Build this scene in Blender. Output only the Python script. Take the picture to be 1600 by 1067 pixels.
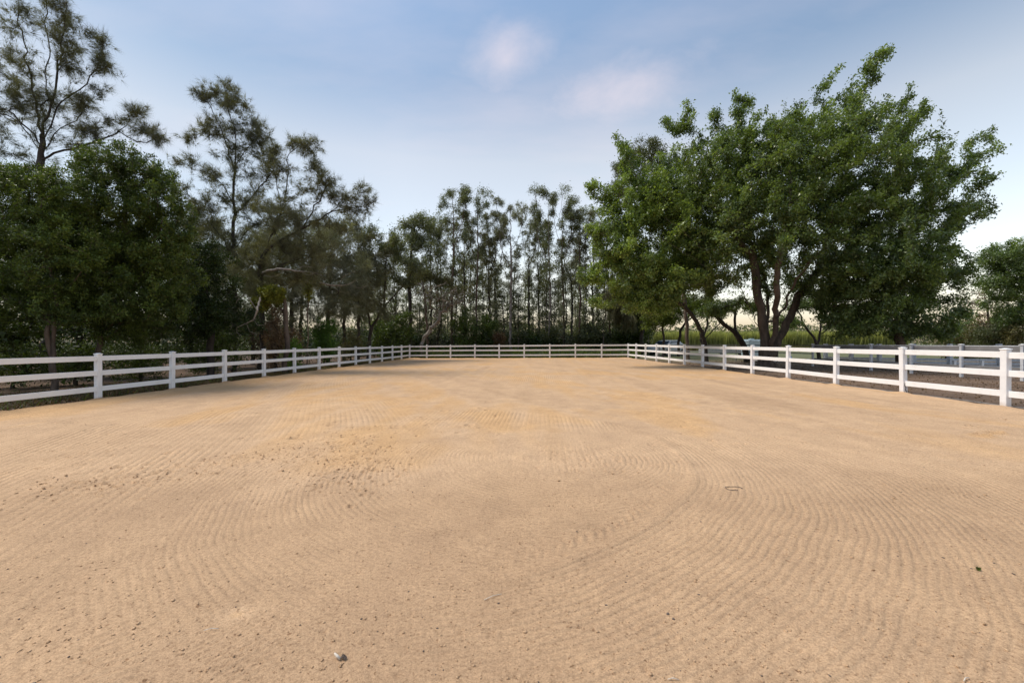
import bpy, math, random, time
import numpy as np
T0 = time.time()
for o in list(bpy.data.objects): bpy.data.objects.remove(o)
SC = bpy.context.scene
C = SC.collection
rng = np.random.default_rng(7)
random.seed(7)

# ------------------------------------------------------------------ camera
F = 644.0                 # focal length in pixels of the 1600 px wide photograph
CAMZ = 1.55
HOR = 536.0
cam = bpy.data.cameras.new('camera'); camo = bpy.data.objects.new('camera', cam); C.objects.link(camo)
cam.sensor_width = 36; cam.lens = 36 * F / 1600; cam.shift_y = 2.5 / 1600
cam.clip_start = 0.05; cam.clip_end = 5000
camo.location = (0, 0, CAMZ); camo.rotation_euler = (math.pi / 2, 0, 0)
SC.camera = camo
SC.view_settings.view_transform = 'Standard'; SC.view_settings.look = 'None'
SC.view_settings.gamma = 1; SC.view_settings.use_curve_mapping = False
SC.view_settings.exposure = 1.0

# ------------------------------------------------------------------ sky and sun
SUN_EL, SUN_AZ = math.radians(56), math.radians(282)      # azimuth clockwise from +Y
W = bpy.data.worlds.new('World'); SC.world = W; W.use_nodes = True
nt = W.node_tree; N = nt.nodes; LK = nt.links
N.clear()
out = N.new('ShaderNodeOutputWorld'); bg = N.new('ShaderNodeBackground')
sky = N.new('ShaderNodeTexSky'); sky.sky_type = 'NISHITA'; sky.sun_disc = False
sky.sun_elevation = SUN_EL; sky.sun_rotation = SUN_AZ
sky.air_density = 1.0; sky.dust_density = 2.2; sky.ozone_density = 1.2
bg.inputs['Strength'].default_value = 0.115
tc = N.new('ShaderNodeTexCoord')
def mth(op, a, b=None, c=None, clamp=False):
    m = N.new('ShaderNodeMath'); m.operation = op; m.use_clamp = clamp
    for i, v in enumerate((a, b, c)):
        if v is None: continue
        if isinstance(v, (int, float)): m.inputs[i].default_value = v
        else: LK.new(v, m.inputs[i])
    return m.outputs[0]
def ramp(v, stops):
    r = N.new('ShaderNodeValToRGB'); LK.new(v, r.inputs[0])
    el = r.color_ramp.elements
    while len(el) < len(stops): el.new(0.5)
    for e, (p, c) in zip(el, stops):
        e.position = p; e.color = c if len(c) == 4 else (*c, 1)
    return r.outputs[0]
def mixc(f, a, b, mode='MIX'):
    m = N.new('ShaderNodeMix'); m.data_type = 'RGBA'; m.blend_type = mode
    for k, v in (('Factor', f), ('A', a), ('B', b)):
        s = [q for q in m.inputs if q.name == k and (q.type == 'RGBA' or k == 'Factor' and q.type == 'VALUE')][0]
        if isinstance(v, (int, float)): s.default_value = v
        elif isinstance(v, tuple): s.default_value = (*v, 1)
        else: LK.new(v, s)
    return [q for q in m.outputs if q.type == 'RGBA'][0]
sx = N.new('ShaderNodeSeparateXYZ'); LK.new(tc.outputs['Generated'], sx.inputs[0])
elev = mth('MAXIMUM', sx.outputs['Z'], 0.0)
# dusk tint: mauve blue overhead, pale and slightly peach toward the horizon all the way round
tint = ramp(elev, [(0.0, (1.30, 1.03, 0.80)), (0.10, (1.28, 1.14, 0.96)), (0.25, (1.15, 1.10, 0.98)), (0.40, (1.09, 1.02, 0.90)), (0.52, (0.61, 0.72, 0.78)), (0.65, (0.55, 0.70, 0.82)), (1.0, (0.46, 0.60, 0.74))])
hs = N.new('ShaderNodeHueSaturation'); hs.inputs['Saturation'].default_value = 0.66; hs.inputs['Value'].default_value = 1.12
LK.new(sky.outputs[0], hs.inputs['Color'])
col = mixc(1.0, hs.outputs[0], tint, 'MULTIPLY')
azr = ramp(mth('ADD', mth('MULTIPLY', sx.outputs['X'], 0.5), 0.5), [(0.0, (0.38, 0.42, 0.48)), (0.24, (0.54, 0.59, 0.64)), (0.38, (0.77, 0.78, 0.80)), (0.62, (0.98, 0.97, 0.96)), (0.9, (1.03, 1.02, 1.01))])
col = mixc(1.0, col, azr, 'MULTIPLY')
# thin clouds, laid out on a plane far overhead
zc = mth('ADD', elev, 0.06)
px_ = mth('DIVIDE', sx.outputs['X'], zc); py_ = mth('DIVIDE', sx.outputs['Y'], zc)
cb = N.new('ShaderNodeCombineXYZ'); LK.new(px_, cb.inputs[0]); LK.new(py_, cb.inputs[1])
mp = N.new('ShaderNodeMapping'); LK.new(cb.outputs[0], mp.inputs[0])
mp.inputs['Rotation'].default_value = (0, 0, 0.5); mp.inputs['Scale'].default_value = (0.9, 1.8, 1)
mp.inputs['Location'].default_value = (3.1, 1.7, 0)
nz = N.new('ShaderNodeTexNoise'); LK.new(mp.outputs[0], nz.inputs['Vector']); nz.inputs['Scale'].default_value = 0.75
nz.inputs['Detail'].default_value = 7; nz.inputs['Roughness'].default_value = 0.55
nz2 = N.new('ShaderNodeTexNoise'); LK.new(cb.outputs[0], nz2.inputs['Vector']); nz2.inputs['Scale'].default_value = 3.4; nz2.inputs['Detail'].default_value = 9; nz2.inputs['Roughness'].default_value = 0.62; nz2.inputs['Distortion'].default_value = 0.25
thin = ramp(nz.outputs['Fac'], [(0.48, (0, 0, 0)), (0.72, (1, 1, 1))])
# one soft pink cloud bank, an elongated patch of the same layer
def patch(cx, cy, ax, ay, rot):
    dx = mth('SUBTRACT', px_, cx); dy = mth('SUBTRACT', py_, cy)
    u = mth('ADD', mth('MULTIPLY', dx, math.cos(rot)), mth('MULTIPLY', dy, math.sin(rot)))
    v = mth('SUBTRACT', mth('MULTIPLY', dy, math.cos(rot)), mth('MULTIPLY', dx, math.sin(rot)))
    u = mth('DIVIDE', u, ax); v = mth('DIVIDE', v, ay)
    d = mth('SQRT', mth('ADD', mth('MULTIPLY', u, u), mth('MULTIPLY', v, v)))
    d = mth('ADD', d, mth('MULTIPLY', mth('SUBTRACT', nz2.outputs['Fac'], 0.5), 1.7))
    r = N.new('ShaderNodeMapRange'); r.interpolation_type = 'SMOOTHSTEP'
    LK.new(d, r.inputs[0]); r.inputs[1].default_value = 1.3; r.inputs[2].default_value = -0.5
    return r.outputs[0]
def skyxy(px, py):
    v = np.array([(px - 800) / F, 1.0, (HOR - py) / F]); v /= np.linalg.norm(v)
    return v[0] / (v[2] + 0.06), v[1] / (v[2] + 0.06)
a1 = skyxy(790, 95); a2 = skyxy(960, 150)
p1 = patch(a1[0], a1[1], 0.15, 0.20, 0.3)
p2 = patch(a2[0], a2[1], 0.36, 0.24, -0.5)
pp = mth('MAXIMUM', p1, p2)
hor_fade = N.new('ShaderNodeMapRange'); LK.new(elev, hor_fade.inputs[0]); hor_fade.inputs[1].default_value = 0.05; hor_fade.inputs[2].default_value = 0.4
clf = mth('MULTIPLY', mth('MULTIPLY', thin, 0.26), hor_fade.outputs[0])
clf = mth('MAXIMUM', clf, mth('MULTIPLY', pp, 0.6), clamp=True)
col = mixc(clf, col, (4.35, 3.80, 3.95))
LK.new(col, bg.inputs['Color']); LK.new(bg.outputs[0], out.inputs['Surface'])

sl = bpy.data.lights.new('sun', 'SUN'); sl.energy = 1.85; sl.angle = math.radians(24); sl.color = (1.0, 0.90, 0.76)
so = bpy.data.objects.new('sun', sl); C.objects.link(so)
so.rotation_euler = (math.pi / 2 - SUN_EL, 0, -SUN_AZ + math.pi)
so.location = (0, 0, 30)

# ------------------------------------------------------------------ helpers
def P(px, py, z):                      # a place at distance z seen at a pixel of the photograph
    return np.array([(px - 800) / F * z, z, CAMZ + (HOR - py) / F * z])
def ground_z(x, y):
    x = np.clip(x, -16, 20); y = np.clip(y, -4, 45)
    return 0.03 + 0.0073 * x + 0.003 * (y - 10)
def hsh(ix, iy, s):
    h = (ix.astype(np.int64) * 374761393 + iy.astype(np.int64) * 668265263 + s * 974634777) & 0xFFFFFFFF
    h = ((h ^ (h >> 13)) * 1274126177) & 0xFFFFFFFF
    return ((h ^ (h >> 16)) & 0xFFFF) / 65535.0
def vn(x, y, s=0):
    ix = np.floor(x); iy = np.floor(y); fx = x - ix; fy = y - iy
    fx = fx * fx * (3 - 2 * fx); fy = fy * fy * (3 - 2 * fy)
    a = hsh(ix, iy, s); b = hsh(ix + 1, iy, s); c = hsh(ix, iy + 1, s); d = hsh(ix + 1, iy + 1, s)
    return (a * (1 - fx) + b * fx) * (1 - fy) + (c * (1 - fx) + d * fx) * fy
def fbm(x, y, s=0, o=4):
    t = 0; a = .5; n = 0
    for k in range(o):
        t = t + a * vn(x * 2 ** k + 17 * k, y * 2 ** k - 9 * k, s + k); n += a; a *= .5
    return t / n
def sstep(a, b, x):
    t = np.clip((x - a) / (b - a), 0, 1); return t * t * (3 - 2 * t)

def mesh_np(name, V, Fc, smooth=False, attrs=None):
    V = np.asarray(V, np.float32); Fc = np.asarray(Fc, np.int32)
    me = bpy.data.meshes.new(name); n = Fc.shape[1]
    me.vertices.add(len(V)); me.vertices.foreach_set('co', V.ravel())
    me.loops.add(Fc.size); me.loops.foreach_set('vertex_index', Fc.ravel())
    me.polygons.add(len(Fc)); me.polygons.foreach_set('loop_start', np.arange(0, Fc.size, n, dtype=np.int32))
    me.polygons.foreach_set('loop_total', np.full(len(Fc), n, np.int32))
    if smooth: me.polygons.foreach_set('use_smooth', np.ones(len(Fc), bool))
    for k, v in (attrs or {}).items():
        a = me.attributes.new(k, 'FLOAT', 'POINT'); a.data.foreach_set('value', np.asarray(v, np.float32))
    me.update(); me.validate()
    return me
def link(name, me, mat=None, parent=None):
    o = bpy.data.objects.new(name, me); C.objects.link(o)
    if mat is not None and me is not None and not me.materials: me.materials.append(mat)
    if parent is not None: o.parent = parent
    return o
def empty(name, loc):
    o = bpy.data.objects.new(name, None); o.empty_display_size = .3; C.objects.link(o); o.location = tuple(loc); return o
def tag(o, label=None, cat=None, group=None, kind=None):
    if label: o['label'] = label
    if cat: o['category'] = cat
    if group: o['group'] = group
    if kind: o['kind'] = kind
    return o
class MB:                              # collects boxes, tubes and rings into one mesh
    def __init__(s): s.V = []; s.F = []; s.n = 0
    def add(s, V, Fc): 
        s.V.append(np.asarray(V, float)); s.F += [tuple(i + s.n for i in f) for f in Fc]; s.n += len(V)
    def box(s, c, d, rz=0.0, bev=0.0):
        x, y, z = [k / 2 for k in d]; b = min(bev, x * .9, y * .9, z * .9)
        if b <= 0:
            V = np.array([(sx * x, sy * y, sz * z) for sz in (-1, 1) for sy in (-1, 1) for sx in (-1, 1)])
            Fc = [(0, 2, 3, 1), (4, 5, 7, 6), (0, 1, 5, 4), (2, 6, 7, 3), (0, 4, 6, 2), (1, 3, 7, 5)]
        else:
            V = []; 
            def ring(hx, hy, zz): return [(-hx + b, -hy, zz), (hx - b, -hy, zz), (hx, -hy + b, zz), (hx, hy - b, zz), (hx - b, hy, zz), (-hx + b, hy, zz), (-hx, hy - b, zz), (-hx, -hy + b, zz)]
            V = ring(x - b * .7, y - b * .7, -z) + ring(x, y, -z + b) + ring(x, y, z - b) + ring(x - b * .7, y - b * .7, z)
            Fc = [tuple(range(7, -1, -1)), tuple(range(24, 32))]
            for k in range(3):
                for i in range(8): Fc.append((k * 8 + i, k * 8 + (i + 1) % 8, k * 8 + 8 + (i + 1) % 8, k * 8 + 8 + i))
            V = np.array(V)
        cr, sr = math.cos(rz), math.sin(rz)
        V = np.c_[V[:, 0] * cr - V[:, 1] * sr, V[:, 0] * sr + V[:, 1] * cr, V[:, 2]] + np.array(c)
        s.add(V, Fc)
    def tube(s, pts, rad, k=8, cap=True):
        pts = np.array(pts, float); n = len(pts); rad = np.broadcast_to(rad, n)
        V = []
        up = np.array([.3, .2, .93])
        for i in range(n):
            d = pts[min(i + 1, n - 1)] - pts[max(i - 1, 0)]; d /= np.linalg.norm(d) + 1e-9
            a = np.cross(d, up if abs(d @ up) < .95 else np.array([1., 0, 0])); a /= np.linalg.norm(a); b = np.cross(d, a)
            for j in range(k):
                t = 2 * math.pi * j / k; V.append(pts[i] + rad[i] * (a * math.cos(t) + b * math.sin(t)))
        Fc = [(i * k + j, i * k + (j + 1) % k, (i + 1) * k + (j + 1) % k, (i + 1) * k + j) for i in range(n - 1) for j in range(k)]
        if cap: Fc += [tuple(range(k - 1, -1, -1)), tuple((n - 1) * k + j for j in range(k))]
        s.add(V, Fc)
    def mesh(s, name, smooth=False):
        me = bpy.data.meshes.new(name); me.from_pydata(np.concatenate(s.V).tolist(), [], s.F)
        if smooth: me.polygons.foreach_set('use_smooth', np.ones(len(me.polygons), bool))
        me.update(); return me

# ------------------------------------------------------------------ materials
def new_mat(name):
    global N, LK
    m = bpy.data.materials.new(name); m.use_nodes = True
    N = m.node_tree.nodes; LK = m.node_tree.links
    b = N['Principled BSDF']
    return m, b
def noise(scale, detail=4, rough=.55, coords='Object', vec=None):
    n = N.new('ShaderNodeTexNoise'); n.inputs['Scale'].default_value = scale; n.inputs['Detail'].default_value = detail
    n.inputs['Roughness'].default_value = rough
    if vec is None:
        t = N.new('ShaderNodeTexCoord'); vec = t.outputs[coords]
    LK.new(vec, n.inputs['Vector']); return n.outputs['Fac']
def bump(b, h, strength, dist):
    n = N.new('ShaderNodeBump'); n.inputs['Strength'].default_value = strength; n.inputs['Distance'].default_value = dist
    LK.new(h, n.inputs['Height']); LK.new(n.outputs[0], b.inputs['Normal'])
def attr(name):
    a = N.new('ShaderNodeAttribute'); a.attribute_name = name; return a.outputs['Fac']

def leaf_mat(name, dark, light, trans=.35, rough=.5, spec=.3):
    m, b = new_mat(name)
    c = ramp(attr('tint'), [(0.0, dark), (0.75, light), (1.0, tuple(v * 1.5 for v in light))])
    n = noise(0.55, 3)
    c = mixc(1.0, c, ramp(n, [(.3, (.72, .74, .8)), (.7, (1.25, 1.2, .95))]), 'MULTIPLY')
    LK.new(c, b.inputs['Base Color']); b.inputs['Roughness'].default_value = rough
    b.inputs['Specular IOR Level'].default_value = spec
    tr = N.new('ShaderNodeBsdfTranslucent'); LK.new(mixc(1.0, c, (1.3, 1.35, .5), 'MULTIPLY'), tr.inputs['Color'])
    mx = N.new('ShaderNodeMixShader'); mx.inputs[0].default_value = trans
    LK.new(b.outputs[0], mx.inputs[1]); LK.new(tr.outputs[0], mx.inputs[2])
    LK.new(mx.outputs[0], N['Material Output'].inputs['Surface'])
    return m
def bark_mat(name, a, bcol, scale=6):
    m, b = new_mat(name)
    t = N.new('ShaderNodeTexCoord'); mp = N.new('ShaderNodeMapping'); LK.new(t.outputs['Object'], mp.inputs[0])
    mp.inputs['Scale'].default_value = (1, 1, .25)
    n = noise(scale, 6, .65, vec=mp.outputs[0])
    LK.new(ramp(n, [(.35, a), (.65, bcol)]), b.inputs['Base Color']); b.inputs['Roughness'].default_value = .9
    bump(b, n, .8, .03); return m
M = {}
M['ficus'] = leaf_mat('fig_leaves', (.042, .072, .027), (.185, .255, .085), .36, .36, .7)
M['ficus_yellow'] = leaf_mat('yellow_green_leaves', (.05, .075, .012), (.13, .17, .03), .4)
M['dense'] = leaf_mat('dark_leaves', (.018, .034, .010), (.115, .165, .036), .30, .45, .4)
M['casu'] = leaf_mat('casuarina_needles', (.065, .068, .046), (.18, .18, .115), .3, .7)
M['casu_grey'] = leaf_mat('grey_casuarina_needles', (.10, .108, .085), (.24, .25, .195), .3, .7)
M['gum'] = leaf_mat('gum_leaves', (.055, .068, .040), (.17, .19, .105), .35, .5, .4)
M['gum_pale'] = leaf_mat('pale_gum_leaves', (.06, .075, .035), (.13, .145, .07), .3, .5)
M['green'] = leaf_mat('fresh_leaves', (.05, .10, .02), (.15, .26, .05), .4)
M['rust'] = leaf_mat('rusty_leaves', (.085, .055, .035), (.20, .135, .085), .25)
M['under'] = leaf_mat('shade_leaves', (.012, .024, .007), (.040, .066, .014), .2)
M['olive'] = leaf_mat('olive_leaves', (.06, .062, .025), (.14, .13, .055), .3)
M['vine'] = leaf_mat('vine_leaves', (.06, .085, .018), (.22, .235, .045), .35)
M['dry'] = leaf_mat('dry_leaves', (.07, .045, .025), (.16, .10, .055), .2)
M['cane'] = leaf_mat('cane_leaves', (.20, .22, .075), (.36, .37, .15), .4)
M['bark'] = bark_mat('brown_bark', (.05, .035, .025), (.16, .11, .08))
M['bark_warm'] = bark_mat('warm_bark', (.055, .040, .031), (.15, .11, .085), 4)
M['bark_dark'] = bark_mat('dark_bark', (.02, .016, .013), (.07, .055, .045))
M['bark_pale'] = bark_mat('pale_bark', (.12, .10, .09), (.28, .25, .22))
M['twig'] = bark_mat('grey_twigs', (.13, .11, .095), (.30, .26, .22))

m, b = new_mat('white_vinyl'); M['vinyl'] = m
n = noise(1.3, 7, .7); n2 = noise(40, 3)
LK.new(mixc(mth('MULTIPLY', n2, .6), ramp(n, [(.30, (.62, .595, .56)), (.46, (.82, .82, .83)), (.7, (.88, .88, .89))]), (.86, .86, .87)), b.inputs['Base Color'])
b.inputs['Roughness'].default_value = .42
m, b = new_mat('white_vinyl_post'); M['vinyl_post'] = m
g = N.new('ShaderNodeNewGeometry'); t = N.new('ShaderNodeTexCoord')
s_ = N.new('ShaderNodeSeparateXYZ'); LK.new(t.outputs['Object'], s_.inputs[0])
n = noise(9.0, 5)
dirt = mth('ADD', mth('MULTIPLY', s_.outputs['Z'], -5.5), mth('MULTIPLY', n, 1.6))
dirt = ramp(dirt, [(.15, (0, 0, 0)), (1.0, (1, 1, 1))])
LK.new(mixc(mth('MULTIPLY', dirt, .55), ramp(noise(4, 4), [(.2, (.72, .72, .74)), (.7, (.86, .86, .88))]), (.45, .33, .22)), b.inputs['Base Color'])
b.inputs['Roughness'].default_value = .42
def plain(name, c, rough=.6, metal=0.0, var=.12, scale=8):
    m, b = new_mat(name); n = noise(scale, 5)
    lo = tuple(v * (1 - var) for v in c); hi = tuple(min(1, v * (1 + var)) for v in c)
    LK.new(ramp(n, [(.3, lo), (.7, hi)]), b.inputs['Base Color']); b.inputs['Roughness'].default_value = rough
    b.inputs['Metallic'].default_value = metal
    return m
M['weathered'] = plain('weathered_white_rail', (.52, .53, .56), .6, 0, .2)
M['greyboard'] = plain('grey_board', (.20, .19, .19), .8, 0, .2, 3)
M['darkline'] = plain('dark_wire', (.05, .05, .05), .7)
M['paint_white'] = plain('car_paint', (.62, .65, .70), .25)
M['glass'] = plain('car_glass', (.04, .06, .09), .08)
M['tyre'] = plain('tyre_rubber', (.02, .02, .02), .8)
M['tank'] = plain('pale_blue_plastic', (.50, .62, .68), .5)
M['blue'] = plain('blue_plastic', (.08, .22, .55), .4)
M['stone'] = plain('dark_stone', (.13, .10, .08), .9, 0, .4, 60)
M['bone'] = plain('pale_bark_chip', (.62, .56, .48), .8, 0, .25, 80)
M['concrete'] = plain('concrete', (.42, .39, .36), .9, 0, .2, 5)
M['marker'] = plain('black_paint', (.05, .05, .06), .6)

# sand
m, b = new_mat('arena_sand'); M['sand'] = m
t = N.new('ShaderNodeTexCoord'); ov = t.outputs['Object']
nb = noise(0.35, 5, .6, vec=ov); nm = noise(2.2, 6, .65, vec=ov); nf = noise(38, 5, .7, vec=ov); ng = noise(170, 3, .8, vec=ov)
zone = attr('zone')
pink = (.480, .322, .197); yel = (.585, .402, .252); org = (.60, .385, .205)
base = mixc(ramp(zone, [(0, (0, 0, 0)), (.6, (1, 1, 1))]), pink, yel)
base = mixc(ramp(zone, [(.6, (0, 0, 0)), (1, (1, 1, 1))]), base, org)
base = mixc(1.0, base, ramp(nb, [(.3, (.93, .92, .92)), (.7, (1.06, 1.05, 1.03))]), 'MULTIPLY')
base = mixc(1.0, base, ramp(nm, [(.25, (.86, .85, .85)), (.75, (1.10, 1.10, 1.09))]), 'MULTIPLY')
base = mixc(1.0, base, ramp(nf, [(.28, (.70, .68, .67)), (.5, (1, 1, 1)), (.75, (1.12, 1.12, 1.12))]), 'MULTIPLY')
base = mixc(1.0, base, ramp(ng, [(.30, (.62, .60, .58)), (.52, (1, 1, 1)), (.72, (1.22, 1.22, 1.22))]), 'MULTIPLY')
LK.new(base, b.inputs['Base Color']); b.inputs['Roughness'].default_value = .95; b.inputs['Specular IOR Level'].default_value = .15
ngc = noise(75, 4, .85, vec=ov)
base = mixc(1.0, base, ramp(ngc, [(.36, (.74, .72, .70)), (.5, (1, 1, 1)), (.66, (1.12, 1.12, 1.12))]), 'MULTIPLY'); LK.new(base, b.inputs['Base Color'])
hh = mth('ADD', mth('MULTIPLY', ngc, .8), mth('ADD', mth('MULTIPLY', nf, .7), mth('MULTIPLY', ng, .5)))
def furrow(k):
    c = mth('COSINE', mth('MULTIPLY', attr('ph_' + k), 2 * math.pi))
    return mth('MULTIPLY', mth('POWER', mth('ADD', mth('MULTIPLY', c, .5), .5), 1.8), mth('MULTIPLY', attr('am_' + k), -1.0))
gro = mth('ADD', mth('ADD', furrow('a'), furrow('b')), mth('ADD', furrow('c'), furrow('d')))
bump(b, mth('ADD', gro, mth('MULTIPLY', hh, .0042)), 1.0, 1.0)
sp = noise(55, 2, .5, vec=ov); sp2 = noise(24, 2, .5, vec=ov)
base = mixc(1.0, base, ramp(sp, [(.66, (1, 1, 1)), (.72, (.52, .46, .42))]), 'MULTIPLY')
base = mixc(1.0, base, ramp(sp2, [(.70, (1, 1, 1)), (.75, (.6, .54, .5))]), 'MULTIPLY')
LK.new(base, b.inputs['Base Color'])

# ground outside the arena
m, b = new_mat('soil_and_litter'); M['soil'] = m
t = N.new('ShaderNodeTexCoord'); ov = t.outputs['Object']
n1 = noise(.5, 6, .65, vec=ov); n2 = noise(7, 6, .7, vec=ov); n3 = noise(60, 3, .7, vec=ov)
grass = attr('grass')
soil = mixc(ramp(n1, [(.35, (0, 0, 0)), (.65, (1, 1, 1))]), (.12, .075, .047), (.215, .14, .092))
soil = mixc(1.0, soil, ramp(n2, [(.3, (.6, .58, .56)), (.7, (1.25, 1.25, 1.25))]), 'MULTIPLY')
soil = mixc(1.0, soil, ramp(n3, [(.3, (.75, .75, .75)), (.7, (1.2, 1.2, 1.2))]), 'MULTIPLY')
gr = mixc(n2, (.07, .085, .03), (.16, .16, .075))
LK.new(mixc(grass, soil, gr), b.inputs['Base Color']); b.inputs['Roughness'].default_value = .95
bump(b, n2, .7, .08)

# ------------------------------------------------------------------ ground sheet and sand
XL = lambda y: -11.96 + (y - 11.915) * 0.0650
XR = lambda y: 11.207 - (y - 9.361) * 0.0156
FAR_L = np.array([-10.093, 40.654]); FAR_R = np.array([10.757, 38.157])
gx = np.unique(np.concatenate([np.linspace(-1500, -40, 12), np.linspace(-40, 60, 126), np.linspace(60, 1500, 12)]))
gy = np.unique(np.concatenate([np.linspace(-60, -6, 8), np.linspace(-6, 90, 121), np.linspace(90, 2500, 14)]))
GX, GY = np.meshgrid(gx, gy)
inside = (GX > XL(GY) + .3) & (GX < XR(GY) - .3) & (GY < 39)
near = sstep(80, 50, np.abs(GX)) * sstep(110, 80, GY)
GZ = ground_z(GX, GY) - .07 + near * (.12 * (fbm(GX * .8, GY * .8, 3) - .5)) - inside * .25
grs = np.clip(sstep(28, 44, GY + 6 * fbm(GX * .3, GY * .3, 9)) * sstep(9, 14, GX) + sstep(60, 80, GY), 0, 1)
nx, ny = len(gx), len(gy)
idx = np.arange(nx * ny).reshape(ny, nx)
quads = np.stack([idx[:-1, :-1], idx[:-1, 1:], idx[1:, 1:], idx[1:, :-1]], -1).reshape(-1, 4)
me = mesh_np('ground', np.stack([GX, GY, GZ], -1).reshape(-1, 3), quads, True, {'grass': grs.ravel()})
tag(link('ground', me, M['soil']), kind='structure')

def grid_spacing(a, b, f):
    v = [a]
    while v[-1] < b: v.append(v[-1] + f(v[-1]))
    return np.array(v)
ys = np.concatenate([np.linspace(-4, 1.0, 30)[:-1], grid_spacing(1.0, 41.5, lambda y: max(.0135, .0066 * y))])
xp = grid_spacing(0, 13.3, lambda x: max(.0165, .0085 * x))
xs = np.concatenate([-xp[::-1][:-1], xp])
SX, SY = np.meshgrid(xs, ys)
lft = XL(SY) - .12; rgt = XR(SY) + .10
back = FAR_L[1] + .12 + (SX - FAR_L[0]) * (FAR_R[1] - FAR_L[1]) / (FAR_R[0] - FAR_L[0])
SX2 = np.clip(SX, lft, rgt); SY2 = np.minimum(SY, back)
X, Y = SX2, SY2
wx = X + .25 * (fbm(X * .7, Y * .7, 11) - .5); wy = Y + .25 * (fbm(X * .7, Y * .7, 21) - .5)
rL = np.hypot(wx - .6, wy - 5.6); rR = np.hypot((wx + 1.0), (wy - 6.0))
mR = sstep(3.30, 3.42, rR) * sstep(-1.0, -.35, X + .25 * (Y - 2)) * sstep(11.5, 8.0, rR)
mL = (1 - mR) * sstep(.5, .9, rL) * sstep(4.9, 4.2, rL) * sstep(8.5, 6.5, Y)
far = np.clip(1 - mR - mL, 0, 1)
patchy = fbm(X * 1.1, Y * 1.1, 31)
def groove_unused(d, lam, sharp=1.4):
    return .9 - 2.4 * (.5 + .5 * np.cos(2 * np.pi * d / lam)) ** 2.2
lamj = .112
brk = sstep(.30, .62, fbm(X * 2.1, Y * 2.1, 33)) * sstep(.2, .55, fbm(X * .6, Y * .6, 34))
gj = .05 * (fbm(X * 2.5, Y * 2.5, 35, 3) - .5)
H = mR * .0025 * np.sin(2 * np.pi * rR / .53 + 1) + mL * .0025 * np.sin(2 * np.pi * rL / .61)
wl = X - .065 * Y + .35 * (fbm(X * .25, Y * .10, 41) - .5)
wd = X + .42 * Y + .6 * (fbm(X * .15, Y * .12, 43) - .5)
sel = sstep(.42, .58, fbm(X * .16 + 5, Y * .05, 45)) * sstep(3, -3, X)
fade = sstep(30, 10, Y)
def lanes(d, s_): return .45 + 1.1 * fbm(d * 7.0, X * .25 + Y * .25, 95 + s_, 2)
G = {'ph_a': (rR + gj * .08) / .060, 'am_a': mR * .0058 * lanes(rR, 1) * (.55 + .6 * patchy) * (.65 + .35 * brk),
     'ph_b': (rL + gj * .20) / .062, 'am_b': mL * .0064 * lanes(rL, 2) * (.15 + 1.0 * patchy) * (.3 + .7 * brk),
     'ph_c': (wl + gj * .3) / .085, 'am_c': far * (1 - sel) * fade * .0110 * lanes(wl * .5, 3) * (.25 + patchy) * (.4 + .6 * brk),
     'ph_d': (wd + gj * .3) / .11, 'am_d': far * sel * fade * .0110 * lanes(wl * .5, 3) * (.25 + patchy) * (.4 + .6 * brk)}
H = H + far * ((1 - sel) * .020 * (fbm(wl * 2.6, Y * .10, 46, 3) - .5) * 2 + sel * .024 * (fbm(wd * 1.9, Y * .10 + X * .05, 47, 3) - .5) * 2)
H = H + .03 * (fbm(X * .35, Y * .35, 51, 3) - .5) + .012 * (fbm(X * 2.3, Y * 2.3, 52, 3) - .5)
H = H + .0095 * (fbm(X * 11, Y * 11, 53, 3) - .5) + .004 * (fbm(X * 38, Y * 38, 54, 2) - .5)
# low wind row left where the two passes meet
H = H + .014 * np.exp(-((rR - 3.36) / .07) ** 2) * sstep(-.8, .3, X) * sstep(7.5, 5.5, Y)
# chevron tyre print beside the seam
ang = np.arctan2(wy - 6.0, wx + 1.0) * 3.2
band = np.exp(-((rR - 3.12) / .11) ** 4) * sstep(-.2, .4, X) * sstep(6.4, 5.4, Y)
H = H + band * (.3 + brk) * .004 * np.sign(np.sin(2 * np.pi * (ang + .8 * np.abs(rR - 3.12)) / .105))
# short cross bars pressed by a wheel
def bars(px, py, w, l, rot, lam, amp, n0):
    global H
    z = 1.5 * F / (py - HOR); cx = (px - 800) / F * z; cy = z
    u = (X - cx) * math.cos(rot) + (Y - cy) * math.sin(rot); v = -(X - cx) * math.sin(rot) + (Y - cy) * math.cos(rot)
    mk = np.exp(-(u / w) ** 6 - (v / l) ** 6) * (.4 + 1.2 * fbm(X * 3, Y * 3, n0))
    H = H + mk * amp * np.sin(2 * np.pi * v / lam)
bars(872, 765, .16, .42, .05, .10, .007, 60)
bars(1475, 762, .30, .30, .1, .11, .007, 61)
bars(1085, 628, .22, 2.2, .75, .30, .012, 62)
bars(1005, 622, .2, 2.2, .7, .30, .010, 63)
bars(350, 985, .16, .55, 1.0, .045, .004, 64)
bars(170, 1010, .16, .40, .7, .06, .004, 65)
bars(560, 1010, .35, .12, 2.2, .05, .003, 66)
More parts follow.
